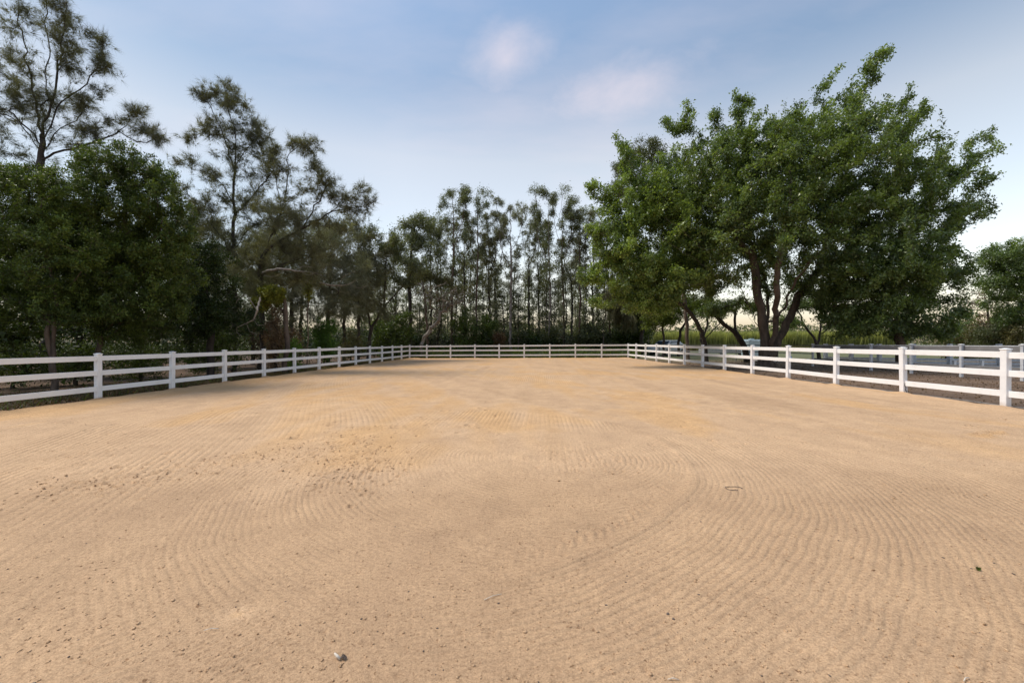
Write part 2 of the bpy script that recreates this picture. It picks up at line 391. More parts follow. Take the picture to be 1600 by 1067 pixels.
# hoof pocks: a broad band from the left toward the middle, and a few by the centre line
def pocks(n, fx, rad, dep, seed):
    global H
    r = np.random.default_rng(seed)
    for _ in range(n):
        px, py = fx(r)
        z = 1.5 * F / (py - HOR); x0 = (px - 800) / F * z; y0 = z
        R = rad * r.uniform(.5, 1.4)
        i0, i1 = np.searchsorted(xs, [x0 - 3 * R, x0 + 3 * R]); j0, j1 = np.searchsorted(ys, [y0 - 3 * R, y0 + 3 * R])
        if i1 <= i0 or j1 <= j0: continue
        S = np.s_[j0:j1, i0:i1]
        d = np.hypot((X[S] - x0) / r.uniform(.8, 1.5), (Y[S] - y0)) / R
        H[S] += dep * r.uniform(.5, 1.3) * (-np.exp(-d ** 4) + .45 * np.exp(-((d - 1.35) / .4) ** 2))
def hoof1(r):
    s = r.uniform(0, 1); return 60 + 520 * s + r.normal(0, 30), 765 - 85 * s + r.normal(0, 9)
def hoof2(r): return r.normal(545, 50), r.normal(722, 20)
def f3(r): return r.normal(170, 120), r.normal(712, 16)
def f4(r): return r.normal(930, 60), r.normal(712, 12)
pocks(420, hoof1, .021, .030, 1); pocks(240, hoof2, .021, .028, 2); pocks(220, f3, .026, .028, 3); pocks(160, f4, .020, .014, 4)
pocks(260, lambda r: (r.uniform(0, 1600), r.uniform(640, 1060)), .015, .009, 5)
pocks(150, lambda r: (r.uniform(1000, 1580), r.uniform(600, 700)), .035, .022, 6)
pocks(100, lambda r: (r.uniform(40, 800), r.uniform(585, 680)), .06, .03, 7)
for (hx, hy) in ((1535, 684), (1556, 680), (1523, 671)): pocks(3, lambda r: (hx + r.normal(0, 3), hy + r.normal(0, 1)), .085, .045, 8)
# sand pushed up along the fences
dl = X - XL(Y); dr = XR(Y) - X; db = back - .12 - Y
H = H + .06 * np.exp(-((dl - .75) / .45) ** 2) * (.4 + fbm(X, Y * .7, 71)) + .03 * np.exp(-((dr - .5) / .4) ** 2) * (.3 + fbm(X, Y * .7, 72))
H = H + .05 * np.exp(-((db - .8) / .6) ** 2) * (.2 + fbm(X * .7, Y, 73))
for _i in range(-3, 13):
    for _b, _u in ((np.array([-11.9617, 11.9152]), .0649), (np.array([11.2071, 9.3610]), -.0156)):
        _p = _b + np.array([math.sin(_u), math.cos(_u)]) * 2.4 * _i
        _d = np.hypot(X - _p[0], (Y - _p[1]) * (.7 + .5 * ((_i * 37) % 5) / 5)); H += (.030 + .012 * ((_i * 13) % 4 - 1)) * np.exp(-(_d / .17) ** 2) - .015 * np.exp(-((_d - .38) / .12) ** 2)
edge = np.minimum(np.minimum(SX - lft, rgt - SX), back - SY)
H = H - .09 * sstep(.16, -.02, np.minimum(np.minimum(X - lft, rgt - X), back - Y))
Z = ground_z(X, Y) + H
Z = np.where(edge < -.001, Z - .22, Z)
# where the fresher, more orange sand lies
zb = Y + 1.6 * (fbm(X * 1.2, Y * .5, 84) - .5)
zone = .58 + .5 * (fbm(X * .3, Y * .16, 81, 4) - .5) - .50 * sstep(5.4, 4.0, zb)
zone = zone + (.30 * (fbm(wl * 2.2, Y * .08, 91, 3) - .5) + .34 * (fbm(wd * 1.6, Y * .08 + X * .05, 92, 3) - .5)) * 2 * sstep(4, 8, Y)
zone = zone + .55 * np.exp(-((dl - .7) / .9) ** 2) + .45 * np.exp(-((db - .7) / 1.0) ** 2)
zone = zone + .32 * sstep(.55, .7, fbm(X * .5 + 3, Y * .35, 83)) * sstep(4, 6, Y)
for (hx, hy, rr) in ((1535, 684, .2), (1556, 680, .15), (370, 945, .1), (940, 585, .8)):
    z = 1.5 * F / (hy - HOR); zone = zone + .6 * np.exp(-(((X - (hx - 800) / F * z) / rr) ** 2 + ((Y - z) / rr / .7) ** 2))
zone = np.clip(zone, 0, 1)
ny, nx = X.shape
idx = np.arange(nx * ny).reshape(ny, nx)
quads = np.stack([idx[:-1, :-1], idx[:-1, 1:], idx[1:, 1:], idx[1:, :-1]], -1).reshape(-1, 4)
keep = (edge[:-1, :-1] > -.45) & (edge[1:, 1:] > -.45)
quads = quads[keep.ravel()]
me = mesh_np('sand_arena', np.stack([X, Y, Z], -1).reshape(-1, 3), quads, True, {'zone': zone.ravel(), **{k: v.ravel() for k, v in G.items()}})
tag(link('sand_arena', me, M['sand']), kind='structure')
print('sand quads', len(quads), time.time() - T0)
def sand_z(x, y):
    j = min(np.searchsorted(ys, y), len(ys) - 1); i = min(np.searchsorted(xs, x), len(xs) - 1); return float(Z[j, i])

# ------------------------------------------------------------------ fences
POST_H = 1.285
pm = MB(); pm.box((0, 0, POST_H / 2 - .05), (.127, .127, POST_H + .1), bev=.006); post_me = pm.mesh('post'); post_me.materials.append(M['vinyl_post'])
cm = MB(); cm.box((0, 0, .006), (.150, .150, .022), bev=.005)
cm.add([(-.07, -.07, .015), (.07, -.07, .015), (.07, .07, .015), (-.07, .07, .015), (-.02, -.02, .034), (.02, -.02, .034), (.02, .02, .034), (-.02, .02, .034)],
       [(0, 1, 5, 4), (1, 2, 6, 5), (2, 3, 7, 6), (3, 0, 4, 7), (4, 5, 6, 7)])
cap_me = cm.mesh('cap'); cap_me.materials.append(M['vinyl'])
rail_cache = {}
def rail_mesh(L, h=.142, t=.04, mat='vinyl'):
    k = (round(L, 3), h, t, mat)
    if k not in rail_cache:
        r = MB(); r.box((L / 2, 0, 0), (L, t, h), bev=.005); me = r.mesh('rail'); me.materials.append(M[mat]); rail_cache[k] = me
    return rail_cache[k]
def run_fence(root, pts, post_at, rails=(1.165, .745, .285), pmesh=None, mat='vinyl', jitter=.6):
    r = random.Random(len(pts) * 7 + int(pts[0][0] * 10))
    base = root.location
    pts = [(x, y, float(ground_z(x, y)) + r.uniform(-.008, .008)) for x, y in pts]
    a = math.atan2(pts[-1][1] - pts[0][1], pts[-1][0] - pts[0][0])
    for i, p in enumerate(pts):
        if i in post_at:
            o = link('post', pmesh or post_me, None, root); o.location = (p[0] - base.x, p[1] - base.y, p[2] - base.z)
            tl = (math.radians(r.uniform(-jitter, jitter)), math.radians(r.uniform(-jitter, jitter)), a)
            o.rotation_euler = tl
            c = link('cap', cap_me, None, o); c.location = (0, 0, POST_H)
        if i + 1 < len(pts):
            q = pts[i + 1]; d = np.array(q) - np.array(p); L = float(np.hypot(d[0], d[1]))
            u = d / L
            for hz in rails:
                o = link('rail', rail_mesh(L - .121, mat=mat), None, root)
                h1 = hz + r.uniform(-.006, .006)
                o.location = (p[0] + u[0] * .0605 - base.x, p[1] + u[1] * .0605 - base.y, p[2] + h1 - base.z)
                o.rotation_euler = (0, -math.atan2(d[2] + r.uniform(-.006, .006), L), math.atan2(d[1], d[0]))
ul = np.array([math.sin(.0649), math.cos(.0649)]); ur = np.array([math.sin(-.0156), math.cos(-.0156)])
L0 = np.array([-11.9617, 11.9152]); R0 = np.array([11.2071, 9.3610])
GRP = 'white three-rail fence runs around the sand arena'
fl = tag(empty('rail_fence', (L0[0], L0[1], ground_z(*L0))), 'white three-rail fence along the left side of the sand arena', 'fence', GRP)
run_fence(fl, [tuple(L0 + ul * 2.4 * i) for i in range(-3, 13)], set(range(0, 16)))
fb = tag(empty('rail_fence', ((FAR_L[0] + FAR_R[0]) / 2, (FAR_L[1] + FAR_R[1]) / 2, .1)), 'white three-rail fence across the far end of the sand arena', 'fence', GRP)
bx = [640, 667, 704, 742, 780, 819, 859, 899, 940, 981.6]
bp = []
for x_ in bx:
    d0 = FAR_R - FAR_L; k = (x_ - 800) / F
    t_ = (k * FAR_L[1] - FAR_L[0]) / (d0[0] - k * d0[1]); bp.append(tuple(FAR_L + d0 * t_))
run_fence(fb, bp, set(range(1, 9)))
fr = tag(empty('rail_fence', (R0[0], R0[1], ground_z(*R0))), 'white three-rail fence along the right side of the sand arena', 'fence', GRP)
run_fence(fr, [tuple(R0 + ur * 2.4 * i) for i in range(-3, 13)], set(range(0, 16)))
# black scribble at the foot of one right-hand post
pz = R0 + ur * 2.4; gz = float(ground_z(*pz))
post1 = [o for o in fr.children if o.name.startswith('post')][4]
sc = MB()
sc.tube([(-.01, -.0665, .30), (-.02, -.0665, .22), (.01, -.0665, .18), (.0, -.0665, .10), (.03, -.0665, .04), (.02, -.0665, .0)], .012, 5)
sc.tube([(-.045, -.0665, .03), (-.03, -.0665, .05), (-.015, -.0665, .03)], .011, 5)
o = link('paint_mark', sc.mesh('paint_mark'), M['marker'], post1); o.rotation_euler = (0, 0, -math.atan2(ur[1], ur[0])); o['label'] = 'black scribble mark near the foot of the post'
# strip edging pressed into the soil along the right fence
eb = MB(); e0 = R0 - ur * 5 + np.array([.16, 0]); e1 = R0 + ur * 7 + np.array([.16, 0])
eb.tube([(p_[0] + random.uniform(-.01, .01), p_[1], float(ground_z(*p_)) - .005 + random.uniform(-.01, .01)) for p_ in [e0 + (e1 - e0) * t / 16 for t in range(17)]], .013, 6)
tag(link('edging_pipe', eb.mesh('edging_pipe', True), M['concrete']), 'thin pale pipe lying in the soil along the right fence', 'pipe')

# second fence in the paddock to the right: white posts, wide grey boards
sp = [P(1270, 536, 25.0), P(1361, 536, 20.9), P(1424, 536, 18.9), P(1502, 536, 17.0), P(1598, 536, 15.2), P(1725, 536, 13.2)]
sp = [(p[0], p[1]) for p in sp]
f2 = tag(empty('paddock_fence', (sp[0][0], sp[0][1], .2)), 'grey-boarded fence with thin white posts in the paddock behind the right arena fence', 'fence')
pm = MB(); pm.box((0, 0, .62), (.095, .095, 1.34), bev=.005); thin_me = pm.mesh('post'); thin_me.materials.append(M['weathered'])
for i, (x, y) in enumerate(sp):
    o = link('post', thin_me, None, f2); o.location = (x - sp[0][0], y - sp[0][1], 0)
    c = link('cap', cap_me, None, o); c.location = (0, 0, 1.28)
    ends = [sp[i + 1]] if i + 1 < len(sp) else []
    for (x2, y2) in ends:
        L = math.hypot(x2 - x, y2 - y); az = math.atan2(y2 - y, x2 - x)
        for nm, hz, hh_, mt in (('board', 1.04, .34, 'greyboard'), ('cap_rail', 1.235, .035, 'weathered'), ('board', .36, .16, 'greyboard')):
            r = MB(); r.box((L / 2, .065, 0), (L - .01, .03, hh_), bev=.004)
            q = link(nm, r.mesh(nm), M[mt], f2); q.location = (x - sp[0][0], y - sp[0][1], hz); q.rotation_euler = (0, 0, az)
# left part of that fence, seen edge on as one thin dark top wire past the fig
tp = [P(1030, 536, 36), P(1098, 536, 33), P(1150, 536, 31), P(1215, 536, 28), P(1270, 536, 25.4)]
f3 = tag(empty('wire_fence', (tp[0][0], tp[0][1], .2)), 'low dark fence with a thin top rail running behind the fig trunk', 'fence')
for i, p in enumerate(tp):
    r = MB(); r.box((0, 0, .6), (.06, .06, 1.26), bev=.004); o = link('post', r.mesh('post'), M['greyboard'], f3); o.location = (p[0] - tp[0][0], p[1] - tp[0][1], 0)
    if i + 1 < len(tp):
        q = tp[i + 1]; L = math.hypot(q[0] - p[0], q[1] - p[1]); az = math.atan2(q[1] - p[1], q[0] - p[0])
        for hz in (1.2, .7):
            r = MB(); r.box((L / 2, 0, 0), (L - .062, .03, .06), bev=.004); o = link('rail', r.mesh('rail'), M['darkline'] if hz > 1 else M['greyboard'], f3); o.location = (p[0] - tp[0][0], p[1] - tp[0][1], hz); o.rotation_euler = (0, 0, az)
# third fence, farther, thick white posts and two rails
tp = [P(1290, 536, 29), P(1330, 536, 28), P(1374, 536, 27), P(1427, 536, 26.3), P(1484, 536, 25.5), P(1561, 536, 24.6), P(1640, 536, 23.8)]
f4 = tag(empty('far_paddock_fence', (tp[0][0], tp[0][1], .2)), 'far white fence with thick posts beyond the grey-boarded fence', 'fence')
for i, p in enumerate(tp):
    r = MB(); r.box((0, 0, .63), (.20, .20, 1.34), bev=.008); o = link('post', r.mesh('post'), M['weathered'], f4); o.location = (p[0] - tp[0][0], p[1] - tp[0][1], 0)
    if i + 1 < len(tp):
        q = tp[i + 1]; L = math.hypot(q[0] - p[0], q[1] - p[1]); az = math.atan2(q[1] - p[1], q[0] - p[0])
        for hz in (.95, .32, .12):
            r = MB(); r.box((L / 2, 0, 0), (L - .2, .05, .15), bev=.004); o = link('rail', r.mesh('rail'), M['weathered'], f4); o.location = (p[0] - tp[0][0], p[1] - tp[0][1], hz); o.rotation_euler = (0, 0, az)
for i, (px, z, what) in enumerate(((1491, 21.0, 'left'), (1534, 20.6, 'right'))):
    p = P(px, 536, z); r = MB(); r.box((0, 0, .22), (.12, .12, .5), bev=.008); r.box((0, 0, .485), (.15, .15, .03), bev=.006)
    tag(link('stub_post', r.mesh('stub_post'), M['vinyl'], None), 'short white stub post in the right paddock, the %s one of two' % what, 'post', 'short stub posts in the paddock').location = (p[0], p[1], .17)
# pale service strip (gravel drive) between them
dr_ = MB(); q = [P(1180, 536, 31), P(1700, 536, 19), P(1740, 536, 21.5), P(1160, 536, 35)]
dr_.add([(p[0], p[1], .215) for p in q] , [(0, 1, 2, 3)])
tag(link('gravel_drive', dr_.mesh('gravel_drive'), M['concrete']), kind='structure')

# ------------------------------------------------------------------ trees
def unit(v): return v / (np.linalg.norm(v, axis=-1, keepdims=True) + 1e-9)
class Tree:
    def __init__(s, seed): s.r = np.random.default_rng(seed); s.pos = []; s.par = []; s.tips = []
    def path(s, pts, start=None, step=.35, wob=.05):
        pts = [np.array(p, float) for p in pts]
        if start is None: s.pos.append(pts[0]); s.par.append(-1); cur = len(s.pos) - 1
        else: cur = start
        prev = s.pos[cur]; pts = [prev] + (pts[1:] if start is None else pts)
        for a, b, c, d in zip([pts[0]] + pts[:-2], pts[:-1], pts[1:], pts[2:] + [pts[-1]]):
            n = max(1, int(np.linalg.norm(c - b) / step))
            for k in range(1, n + 1):
                t = k / n
                q = .5 * ((2 * b) + (-a + c) * t + (2 * a - 5 * b + 4 * c - d) * t * t + (-a + 3 * b - 3 * c + d) * t ** 3)
                s.pos.append(q + s.r.normal(0, wob, 3) * (t < 1)); s.par.append(cur); cur = len(s.pos) - 1
        return cur
    def near(s, p): return int(np.argmin([np.linalg.norm(q - p) for q in s.pos]))
    def attach(s, T, step=.45, below=.8, curve=.35, sag=0.0, wob=.04):
        T = np.asarray(T, float)
        A = np.array(s.pos); cap = len(A) + len(T) * 14 + 50
        buf = np.zeros((cap, 3)); buf[:len(A)] = A; n = len(A); par = list(s.par)
        bd = np.full(len(T), 1e9); bi = np.zeros(len(T), int)
        def upd(lo, hi, mask):
            nonlocal bd, bi
            D = np.linalg.norm(T[mask, None] - buf[None, lo:hi], axis=2) + below * np.maximum(0, buf[None, lo:hi, 2] - T[mask, None, 2] + .15)
            k = D.argmin(1); v = D[np.arange(len(k)), k]; ix = np.where(mask)[0]
            bet = v < bd[ix]; bd[ix[bet]] = v[bet]; bi[ix[bet]] = k[bet] + lo
        todo = np.ones(len(T), bool)
        upd(0, n, todo)
        while todo.any():
            w = np.where(todo)[0]; j = w[bd[w].argmin()]; todo[j] = False
            a = bi[j]; p0 = buf[a]; p1 = T[j]; d = np.linalg.norm(p1 - p0)
            pa = par[a]; pd = unit(p0 - buf[pa]) if pa >= 0 else np.array([0, 0, 1.])
            ctl = p0 + pd * d * curve + (p1 - p0) * .2 + np.array([0, 0, sag * d])
            k = min(12, max(2, int(d / step))); lo = n; cur = a
            for q in range(1, k + 1):
                t = q / k; pt = (1 - t) ** 2 * p0 + 2 * t * (1 - t) * ctl + t * t * p1
                if q < k: pt = pt + s.r.normal(0, wob, 3)
                buf[n] = pt; par.append(cur); cur = n; n += 1
            s.tips.append(cur)
            if todo.any(): upd(lo, n, todo)
        s.pos = list(buf[:n]); s.par = par
    def finish(s, rbase, rtip, flare=0.25, keep_r=None):
        Pn = np.array(s.pos); par = np.array(s.par); n = len(Pn)
        w = np.zeros(n); nch = np.bincount(par[par >= 0], minlength=n); w[nch == 0] = 1
        for i in range(n - 1, 0, -1):
            if par[i] >= 0: w[par[i]] += w[i]
        e = math.log(rbase / rtip) / math.log(max(w[0], 2)); R = rtip * w ** e
        z0 = Pn[0, 2]; R = R * (1 + flare * np.exp(-(Pn[:, 2] - z0) / .35))
        main = np.full(n, -1); mw = np.zeros(n)
        for i in range(n):
            p = par[i]
            if p >= 0 and w[i] > mw[p]: mw[p] = w[i]; main[p] = i
        d = np.zeros((n, 3)); ok = par >= 0; d[ok] = Pn[ok] - Pn[par[ok]]
        mm = main >= 0; nd = np.zeros((n, 3)); nd[mm] = Pn[main[mm]] - Pn[mm]
        D = unit(unit(d) + unit(nd)); s.D = unit(d); s.P = Pn; s.R = R; s.w = w
        s.PAR = par; s.MAIN = main; s.DD = D
        return s
    def wood(s, name, minr=0.0, sides=6):
        Pn, par, D, R, main = s.P, s.PAR, s.DD, s.R, s.MAIN
        e = np.where((par >= 0) & (R > minr))[0]
        def ring(pos, dr, rad):
            ref = np.array([.36, .80, .48]); a = unit(np.cross(dr, ref)); b = np.cross(dr, a)
            t = np.arange(sides) * 2 * np.pi / sides
            return pos[:, None] + rad[:, None, None] * (a[:, None] * np.cos(t)[None, :, None] + b[:, None] * np.sin(t)[None, :, None])
        p = par[e]; cont = main[p] == e
        d1 = np.where(cont[:, None], D[p], s.D[e]); r1 = np.where(cont, R[p], np.minimum(R[p], R[e] * 1.25))
        A = ring(Pn[p], d1, r1); B = ring(Pn[e], D[e], R[e])
        V = np.concatenate([A, B], 1).reshape(-1, 3); m = len(e)
        k = np.arange(sides); f = np.stack([k, (k + 1) % sides, sides + (k + 1) % sides, sides + k], -1)
        Fc = (f[None] + (np.arange(m) * 2 * sides)[:, None, None]).reshape(-1, 4)
        return mesh_np(name, V, Fc, True)
    def along(s, n_per, back=3, spread=.2):
        """points strewn along the last nodes of each twig, with the twig direction there"""
        out = []; dirs = []
        tips = np.array(s.tips); cur = tips.copy()
        P_, D_ = [], []
        for k in range(back):
            ok = cur >= 0; P_.append(s.P[np.maximum(cur, 0)]); D_.append(s.D[np.maximum(cur, 0)]); cur = np.where(ok, s.PAR[np.maximum(cur, 0)], -1)
        P_ = np.array(P_); D_ = np.array(D_)
        m = len(tips) * n_per; ti = np.repeat(np.arange(len(tips)), n_per)
        t = s.r.uniform(0, back - 1.001, m) ** 1.0; k = t.astype(int); f = (t - k)[:, None]
        pos = P_[k, ti] * (1 - f) + P_[k + 1, ti] * f; dr = D_[k, ti]
        pos = pos + s.r.normal(0, 1, (m, 3)) * spread * (.45 + .8 * t / back)[:, None]
        return pos, dr, ti
def leaves(r, pos, dr, size, aspect=.5, droop=.25, up=.5, tint=None):
    m = len(pos)
    d = unit(unit(dr) * .55 + r.normal(0, .75, (m, 3)) + np.array([0, 0, -droop]))
    nrm = unit(r.normal(0, .55, (m, 3)) + np.array([0, 0, up]))
    w = unit(np.cross(d, nrm)); L = size * r.uniform(.65, 1.3, (m, 1)); W_ = L * aspect * .5
    q = np.cross(w, d) * L * .12
    L = L * 1.12; V = np.stack([pos - w * W_ * .45, pos + d * L * .42 + w * W_ * 1.5 + q, pos + d * L - w * W_ * .35], 1).reshape(-1, 3)
    Fc = np.arange(3 * m).reshape(-1, 3)
    if tint is None: tint = r.uniform(0, 1, m) ** 1.3
    return V, Fc, np.repeat(tint, 3)
def needles(r, pos, dr, n, length, width, fan=.6, droop=.35, tint=None):
    m = len(pos) * n; p = np.repeat(pos, n, 0); d = np.repeat(unit(dr), n, 0)
    d = unit(d + r.normal(0, fan, (m, 3)) + np.array([0, 0, -droop])); L = length * r.uniform(.5, 1.2, (m, 1))
    s_ = unit(np.cross(d, r.normal(0, 1, (m, 3)))) * width
    mid = p + d * L * .55; end = p + d * L + np.array([0, 0, -1]) * L * droop * .5
    V4 = np.stack([p - s_ * .8, p + s_ * .8, end], 1).reshape(-1, 3)
    Fc = np.arange(3 * m).reshape(-1, 3)
    t = np.repeat(r.uniform(0, 1, len(pos)), n) * .6 + r.uniform(0, .4, m)
    return V4, Fc, np.repeat(t, 3)
def blob_pts(r, blobs, z, dens=1.0, shell=.5, bs=1.0):
    out = []
    for (px, py, rx, ry, dz, rz, n) in blobs:
        rx *= bs; ry *= bs
        n = max(1, int(n * dens)); v = unit(r.normal(0, 1, (n, 3))) * (r.uniform(0, 1, (n, 1)) ** shell)
        c = P(px, py, z + dz); s_ = (z + dz) / F
        out.append(c + v * np.array([rx * s_, rz, ry * s_]))
    return np.concatenate(out)
NT = [0]
def make_tree(name, label, cat, base, paths, blobs, z, rbase=.2, rtip=.006, wood='bark', leaf='gum', kind='leaf', n_leaf=60, size=.1,
              aspect=.45, spread=.2, back=3, group=None, limbs=(), tips=None, fan=.6, droop=.3, sides=6, minr=0.0, below=.8, curve=.35, sag=0.0,
              dens=1.0, shell=.5, up=.5, width=.012, seed=None, step=.45, wob=.04, bs=1.0, extra=None, leaf_label=None, parts=('trunk', 'crown')):
    NT[0] += 1; t = Tree(seed or NT[0] * 13)
    b0 = P(base[0], 536, z + (base[1] if len(base) > 1 else 0)); b0[2] = float(ground_z(b0[0], b0[1])) - .1
    def W3(p):
        if len(p) == 2: return P(p[0], p[1], z)
        return P(p[0], p[1], z + p[2])
    first = True
    for path_ in paths:
        pts = [W3(p) for p in path_]
        if first: t.path([b0] + pts, None, wob=wob); first = False
        else: t.path(pts[1:] if False else pts[0:], t.near(pts[0]), wob=wob)
    T = []
    if blobs: T.append(blob_pts(t.r, blobs, z, dens, shell, bs))
    if tips is not None: T.append(tips(t.r))
    T = np.concatenate(T); T = T[T[:, 2] > b0[2] + .25]
    t.attach(T, step=step, below=below, curve=curve, sag=sag, wob=wob)
    t.finish(rbase, rtip)
    root = tag(empty(name, b0 + np.array([0, 0, .1])), label, cat, group)
    off = -np.array(root.location)
    t.P = t.P + off
    link(parts[0], t.wood(parts[0], minr, sides), M[wood], root)
    if n_leaf:
        if kind == 'leaf':
            pos, dr, ti = t.along(n_leaf, back, spread)
            ct = t.r.uniform(0, 1, len(t.tips))[ti] * .55 + t.r.uniform(0, .45, len(ti))
            V, Fc, at = leaves(t.r, pos, dr, size, aspect, droop, up, ct)
        else:
            pos, dr, ti = t.along(n_leaf, back, spread)
            V, Fc, at = needles(t.r, pos, dr, 9, size, width, fan, droop)
        link(parts[1], mesh_np(parts[1], V, Fc, False, {'tint': at}), M[leaf], root)
    root['_tree'] = 1; del root['_tree']
    return root
def copy_tree(src, loc, rz, sc, label=None, group=None):
    c = src.copy(); C.objects.link(c); c.location = loc; c.rotation_euler = (0, 0, rz); c.scale = (sc[0], sc[0], sc[1])
    if label: c['label'] = label
    if group: c['group'] = group
    for ch in list(src.children):
        d = ch.copy(); C.objects.link(d); d.parent = c
    return c
def fingers(lines, z):
    def f(r):
        o = []
        for (x0, y0, x1, y1, w, n, dz) in lines:
            t = r.uniform(0, 1, n) ** .8
            px = x0 + (x1 - x0) * t; py = y0 + (y1 - y0) * t; ww = w * (1 - .75 * t) + 3
            px = px + r.normal(0, 1, n) * ww * .6; py = py + r.normal(0, 1, n) * ww * .6
            for a, b_ in zip(px, py): o.append(P(a, b_, z + dz + r.normal(0, .5)))
        return np.array(o)
    return f

# --- the large fig on the right
make_tree('fig_tree', 'huge spreading fig with several trunks and spiky crown behind the right fence', 'tree', (1198,),
    [[(1196, 555), (1186, 520, -1), (1160, 480, -2.5), (1138, 455, -3.6), (1112, 425, -4.6), (1080, 400, -5), (1030, 370, -5)],
     [(1196, 552), (1192, 510), (1182, 450), (1176, 400), (1165, 330), (1155, 250)],
     [(1202, 555), (1212, 505, -1), (1213, 440, -2.8), (1228, 370, -3.4), (1272, 290, -1), (1320, 200, 0), (1355, 130, 0)],
     [(1205, 555), (1232, 500, .8), (1262, 445, 1), (1330, 385, 1), (1420, 330, 0), (1500, 275, 0)],
     [(1196, 540), (1200, 480, 2), (1190, 420, 4), (1150, 350, 6), (1100, 300, 7)],
     [(1212, 500), (1250, 430, -2.5), (1300, 380, -4.5), (1360, 370, -5)],
     [(1190, 520), (1150, 440, -2.5), (1090, 380, -5), (1040, 340, -5)],
     [(1148, 465, -3), (1118, 450, -4), (1070, 446, -4.5)],
     [(1176, 400), (1140, 360, -1), (1110, 300, -1), (1095, 230, 0)],
     [(1228, 370, -3.4), (1235, 300, -3), (1230, 230, -1)]],
    [(1190, 330, 190, 100, 1.5, 4, 190), (1120, 300, 95, 80, 0, 6.5, 150), (1230, 290, 100, 95, 0, 7, 210), (1340, 290, 90, 95, 0, 6, 180), (1060, 370, 60, 80, 2, 4, 90),
     (1130, 390, 95, 60, 0, 6.5, 120), (1290, 400, 110, 70, 0, 7, 190), (1420, 330, 80, 60, 0, 4.5, 110), 
     (1080, 445, 80, 26, 1, 3, 36), (1350, 440, 80, 50, 0, 5, 80), (1060, 290, 60, 55, 0, 4, 70), (1290, 210, 60, 50, 0, 4, 65), (1180, 230, 60, 45, 0, 4, 60)],
    25.0, rbase=.46, rtip=.0040, dens=2.1, wood='bark_warm', leaf='ficus', n_leaf=102, size=.136, aspect=.55, spread=.17, back=6, curve=.40, shell=.38, droop=.30, up=1.1, sides=8, step=.5,
    tips=fingers([(1270, 230, 1388, 78, 26, 60, 0), (1330, 330, 1460, 262, 24, 30, -3), (1290, 360, 1400, 300, 24, 30, -4), (1200, 360, 1290, 290, 24, 30, -4), (1120, 380, 1170, 300, 24, 30, -4), (1350, 430, 1440, 385, 20, 24, -3), (1390, 200, 1425, 130, 10, 10, 0), (1270, 150, 1320, 105, 8, 8, 0), (1085, 260, 1075, 152, 26, 30, 0), (1060, 220, 1035, 175, 14, 12, 1), (1165, 250, 1147, 142, 24, 32, 0), (1150, 150, 1175, 165, 8, 7, 0),
                  (1235, 230, 1245, 158, 16, 16, 1), (1350, 250, 1450, 165, 26, 40, 0), (1340, 280, 1440, 222, 22, 26, -1), (1430, 300, 1562, 232, 24, 45, 0), (1430, 290, 1550, 206, 16, 26, 1),
                  (1300, 260, 1365, 175, 18, 26, -2), (1390, 290, 1470, 232, 16, 24, -2), (1200, 280, 1235, 190, 16, 24, -2), (1130, 300, 1125, 205, 16, 22, -2), (1420, 420, 1500, 385, 14, 16, -1), (1440, 340, 1548, 322, 20, 26, 0), (1430, 370, 1510, 352, 18, 20, -1), (1120, 230, 1115, 175, 15, 14, 0), (1200, 240, 1205, 190, 15, 14, 0)], 25.0), seed=5)
M['fig_sunlit'] = leaf_mat('sunlit_fig_leaves', (.065, .105, .034), (.215, .295, .088), .40, .4, .6)  # fig leaf copy, the brighter light on the left lobe put into its colour
make_tree('fig_left_lobe', 'yellow-green left lobe of the huge fig, added as a separate tree in sunlit leaf colour', 'tree', (1104, 3.5),
    [[(1100, 530, 3.5), (1080, 490, 2), (1030, 450), (1005, 400), (985, 350)], [(1040, 470), (985, 450), (950, 440)], [(1025, 440), (1045, 380), (1050, 320)]],
    [(965, 370, 40, 55, 0, 3, 130), (990, 430, 48, 42, 0, 3, 130), (1035, 350, 55, 65, 0, 3.2, 170), (1040, 440, 55, 40, 0, 3, 130), (1000, 300, 42, 40, 0, 2.6, 80), (1010, 475, 45, 22, 0, 2.4, 60), (1080, 400, 45, 50, 0, 2.6, 90)],
    24.5, rbase=.13, rtip=.004, wood='bark_dark', leaf='fig_sunlit', n_leaf=95, size=.145, aspect=.55, spread=.17, back=6, curve=.4, shell=.38, droop=.3, up=1.0, seed=6,
    tips=fingers([(960, 330, 916, 286, 18, 26, 0), (1000, 280, 962, 214, 20, 26, 0), (960, 410, 904, 435, 20, 26, 0), (950, 380, 918, 352, 14, 14, 0), (1040, 290, 1030, 240, 16, 16, 0), (960, 470, 925, 470, 16, 12, 0)], 24.5))
print('fig', time.time() - T0)
# round tree right of it
make_tree('round_tree', 'bushy dark green tree to the right of the huge fig, foliage almost to the fence', 'tree', (1408,),
    [[(1408, 540), (1404, 500), (1398, 450), (1390, 410)], [(1404, 520), (1425, 470), (1450, 430)], [(1404, 520), (1380, 480), (1340, 450)]],
    [(1370, 420, 70, 50, -1, 3, 110), (1440, 440, 52, 45, 0, 3, 80), (1400, 490, 85, 36, 0, 3.2, 100), (1330, 480, 45, 45, 0, 3, 60), (1460, 400, 30, 22, 0, 1.5, 18), (1480, 430, 20, 14, 0, 1, 9), (1300, 440, 30, 50, 0, 2, 35), (1320, 510, 40, 20, 0, 2, 22), (1445, 515, 35, 18, 0, 2, 22)],
    23.0, rbase=.22, rtip=.004, dens=1.2, wood='bark', leaf='ficus', n_leaf=120, size=.14, aspect=.5, spread=.18, back=4, droop=.4, seed=31, shell=.4)
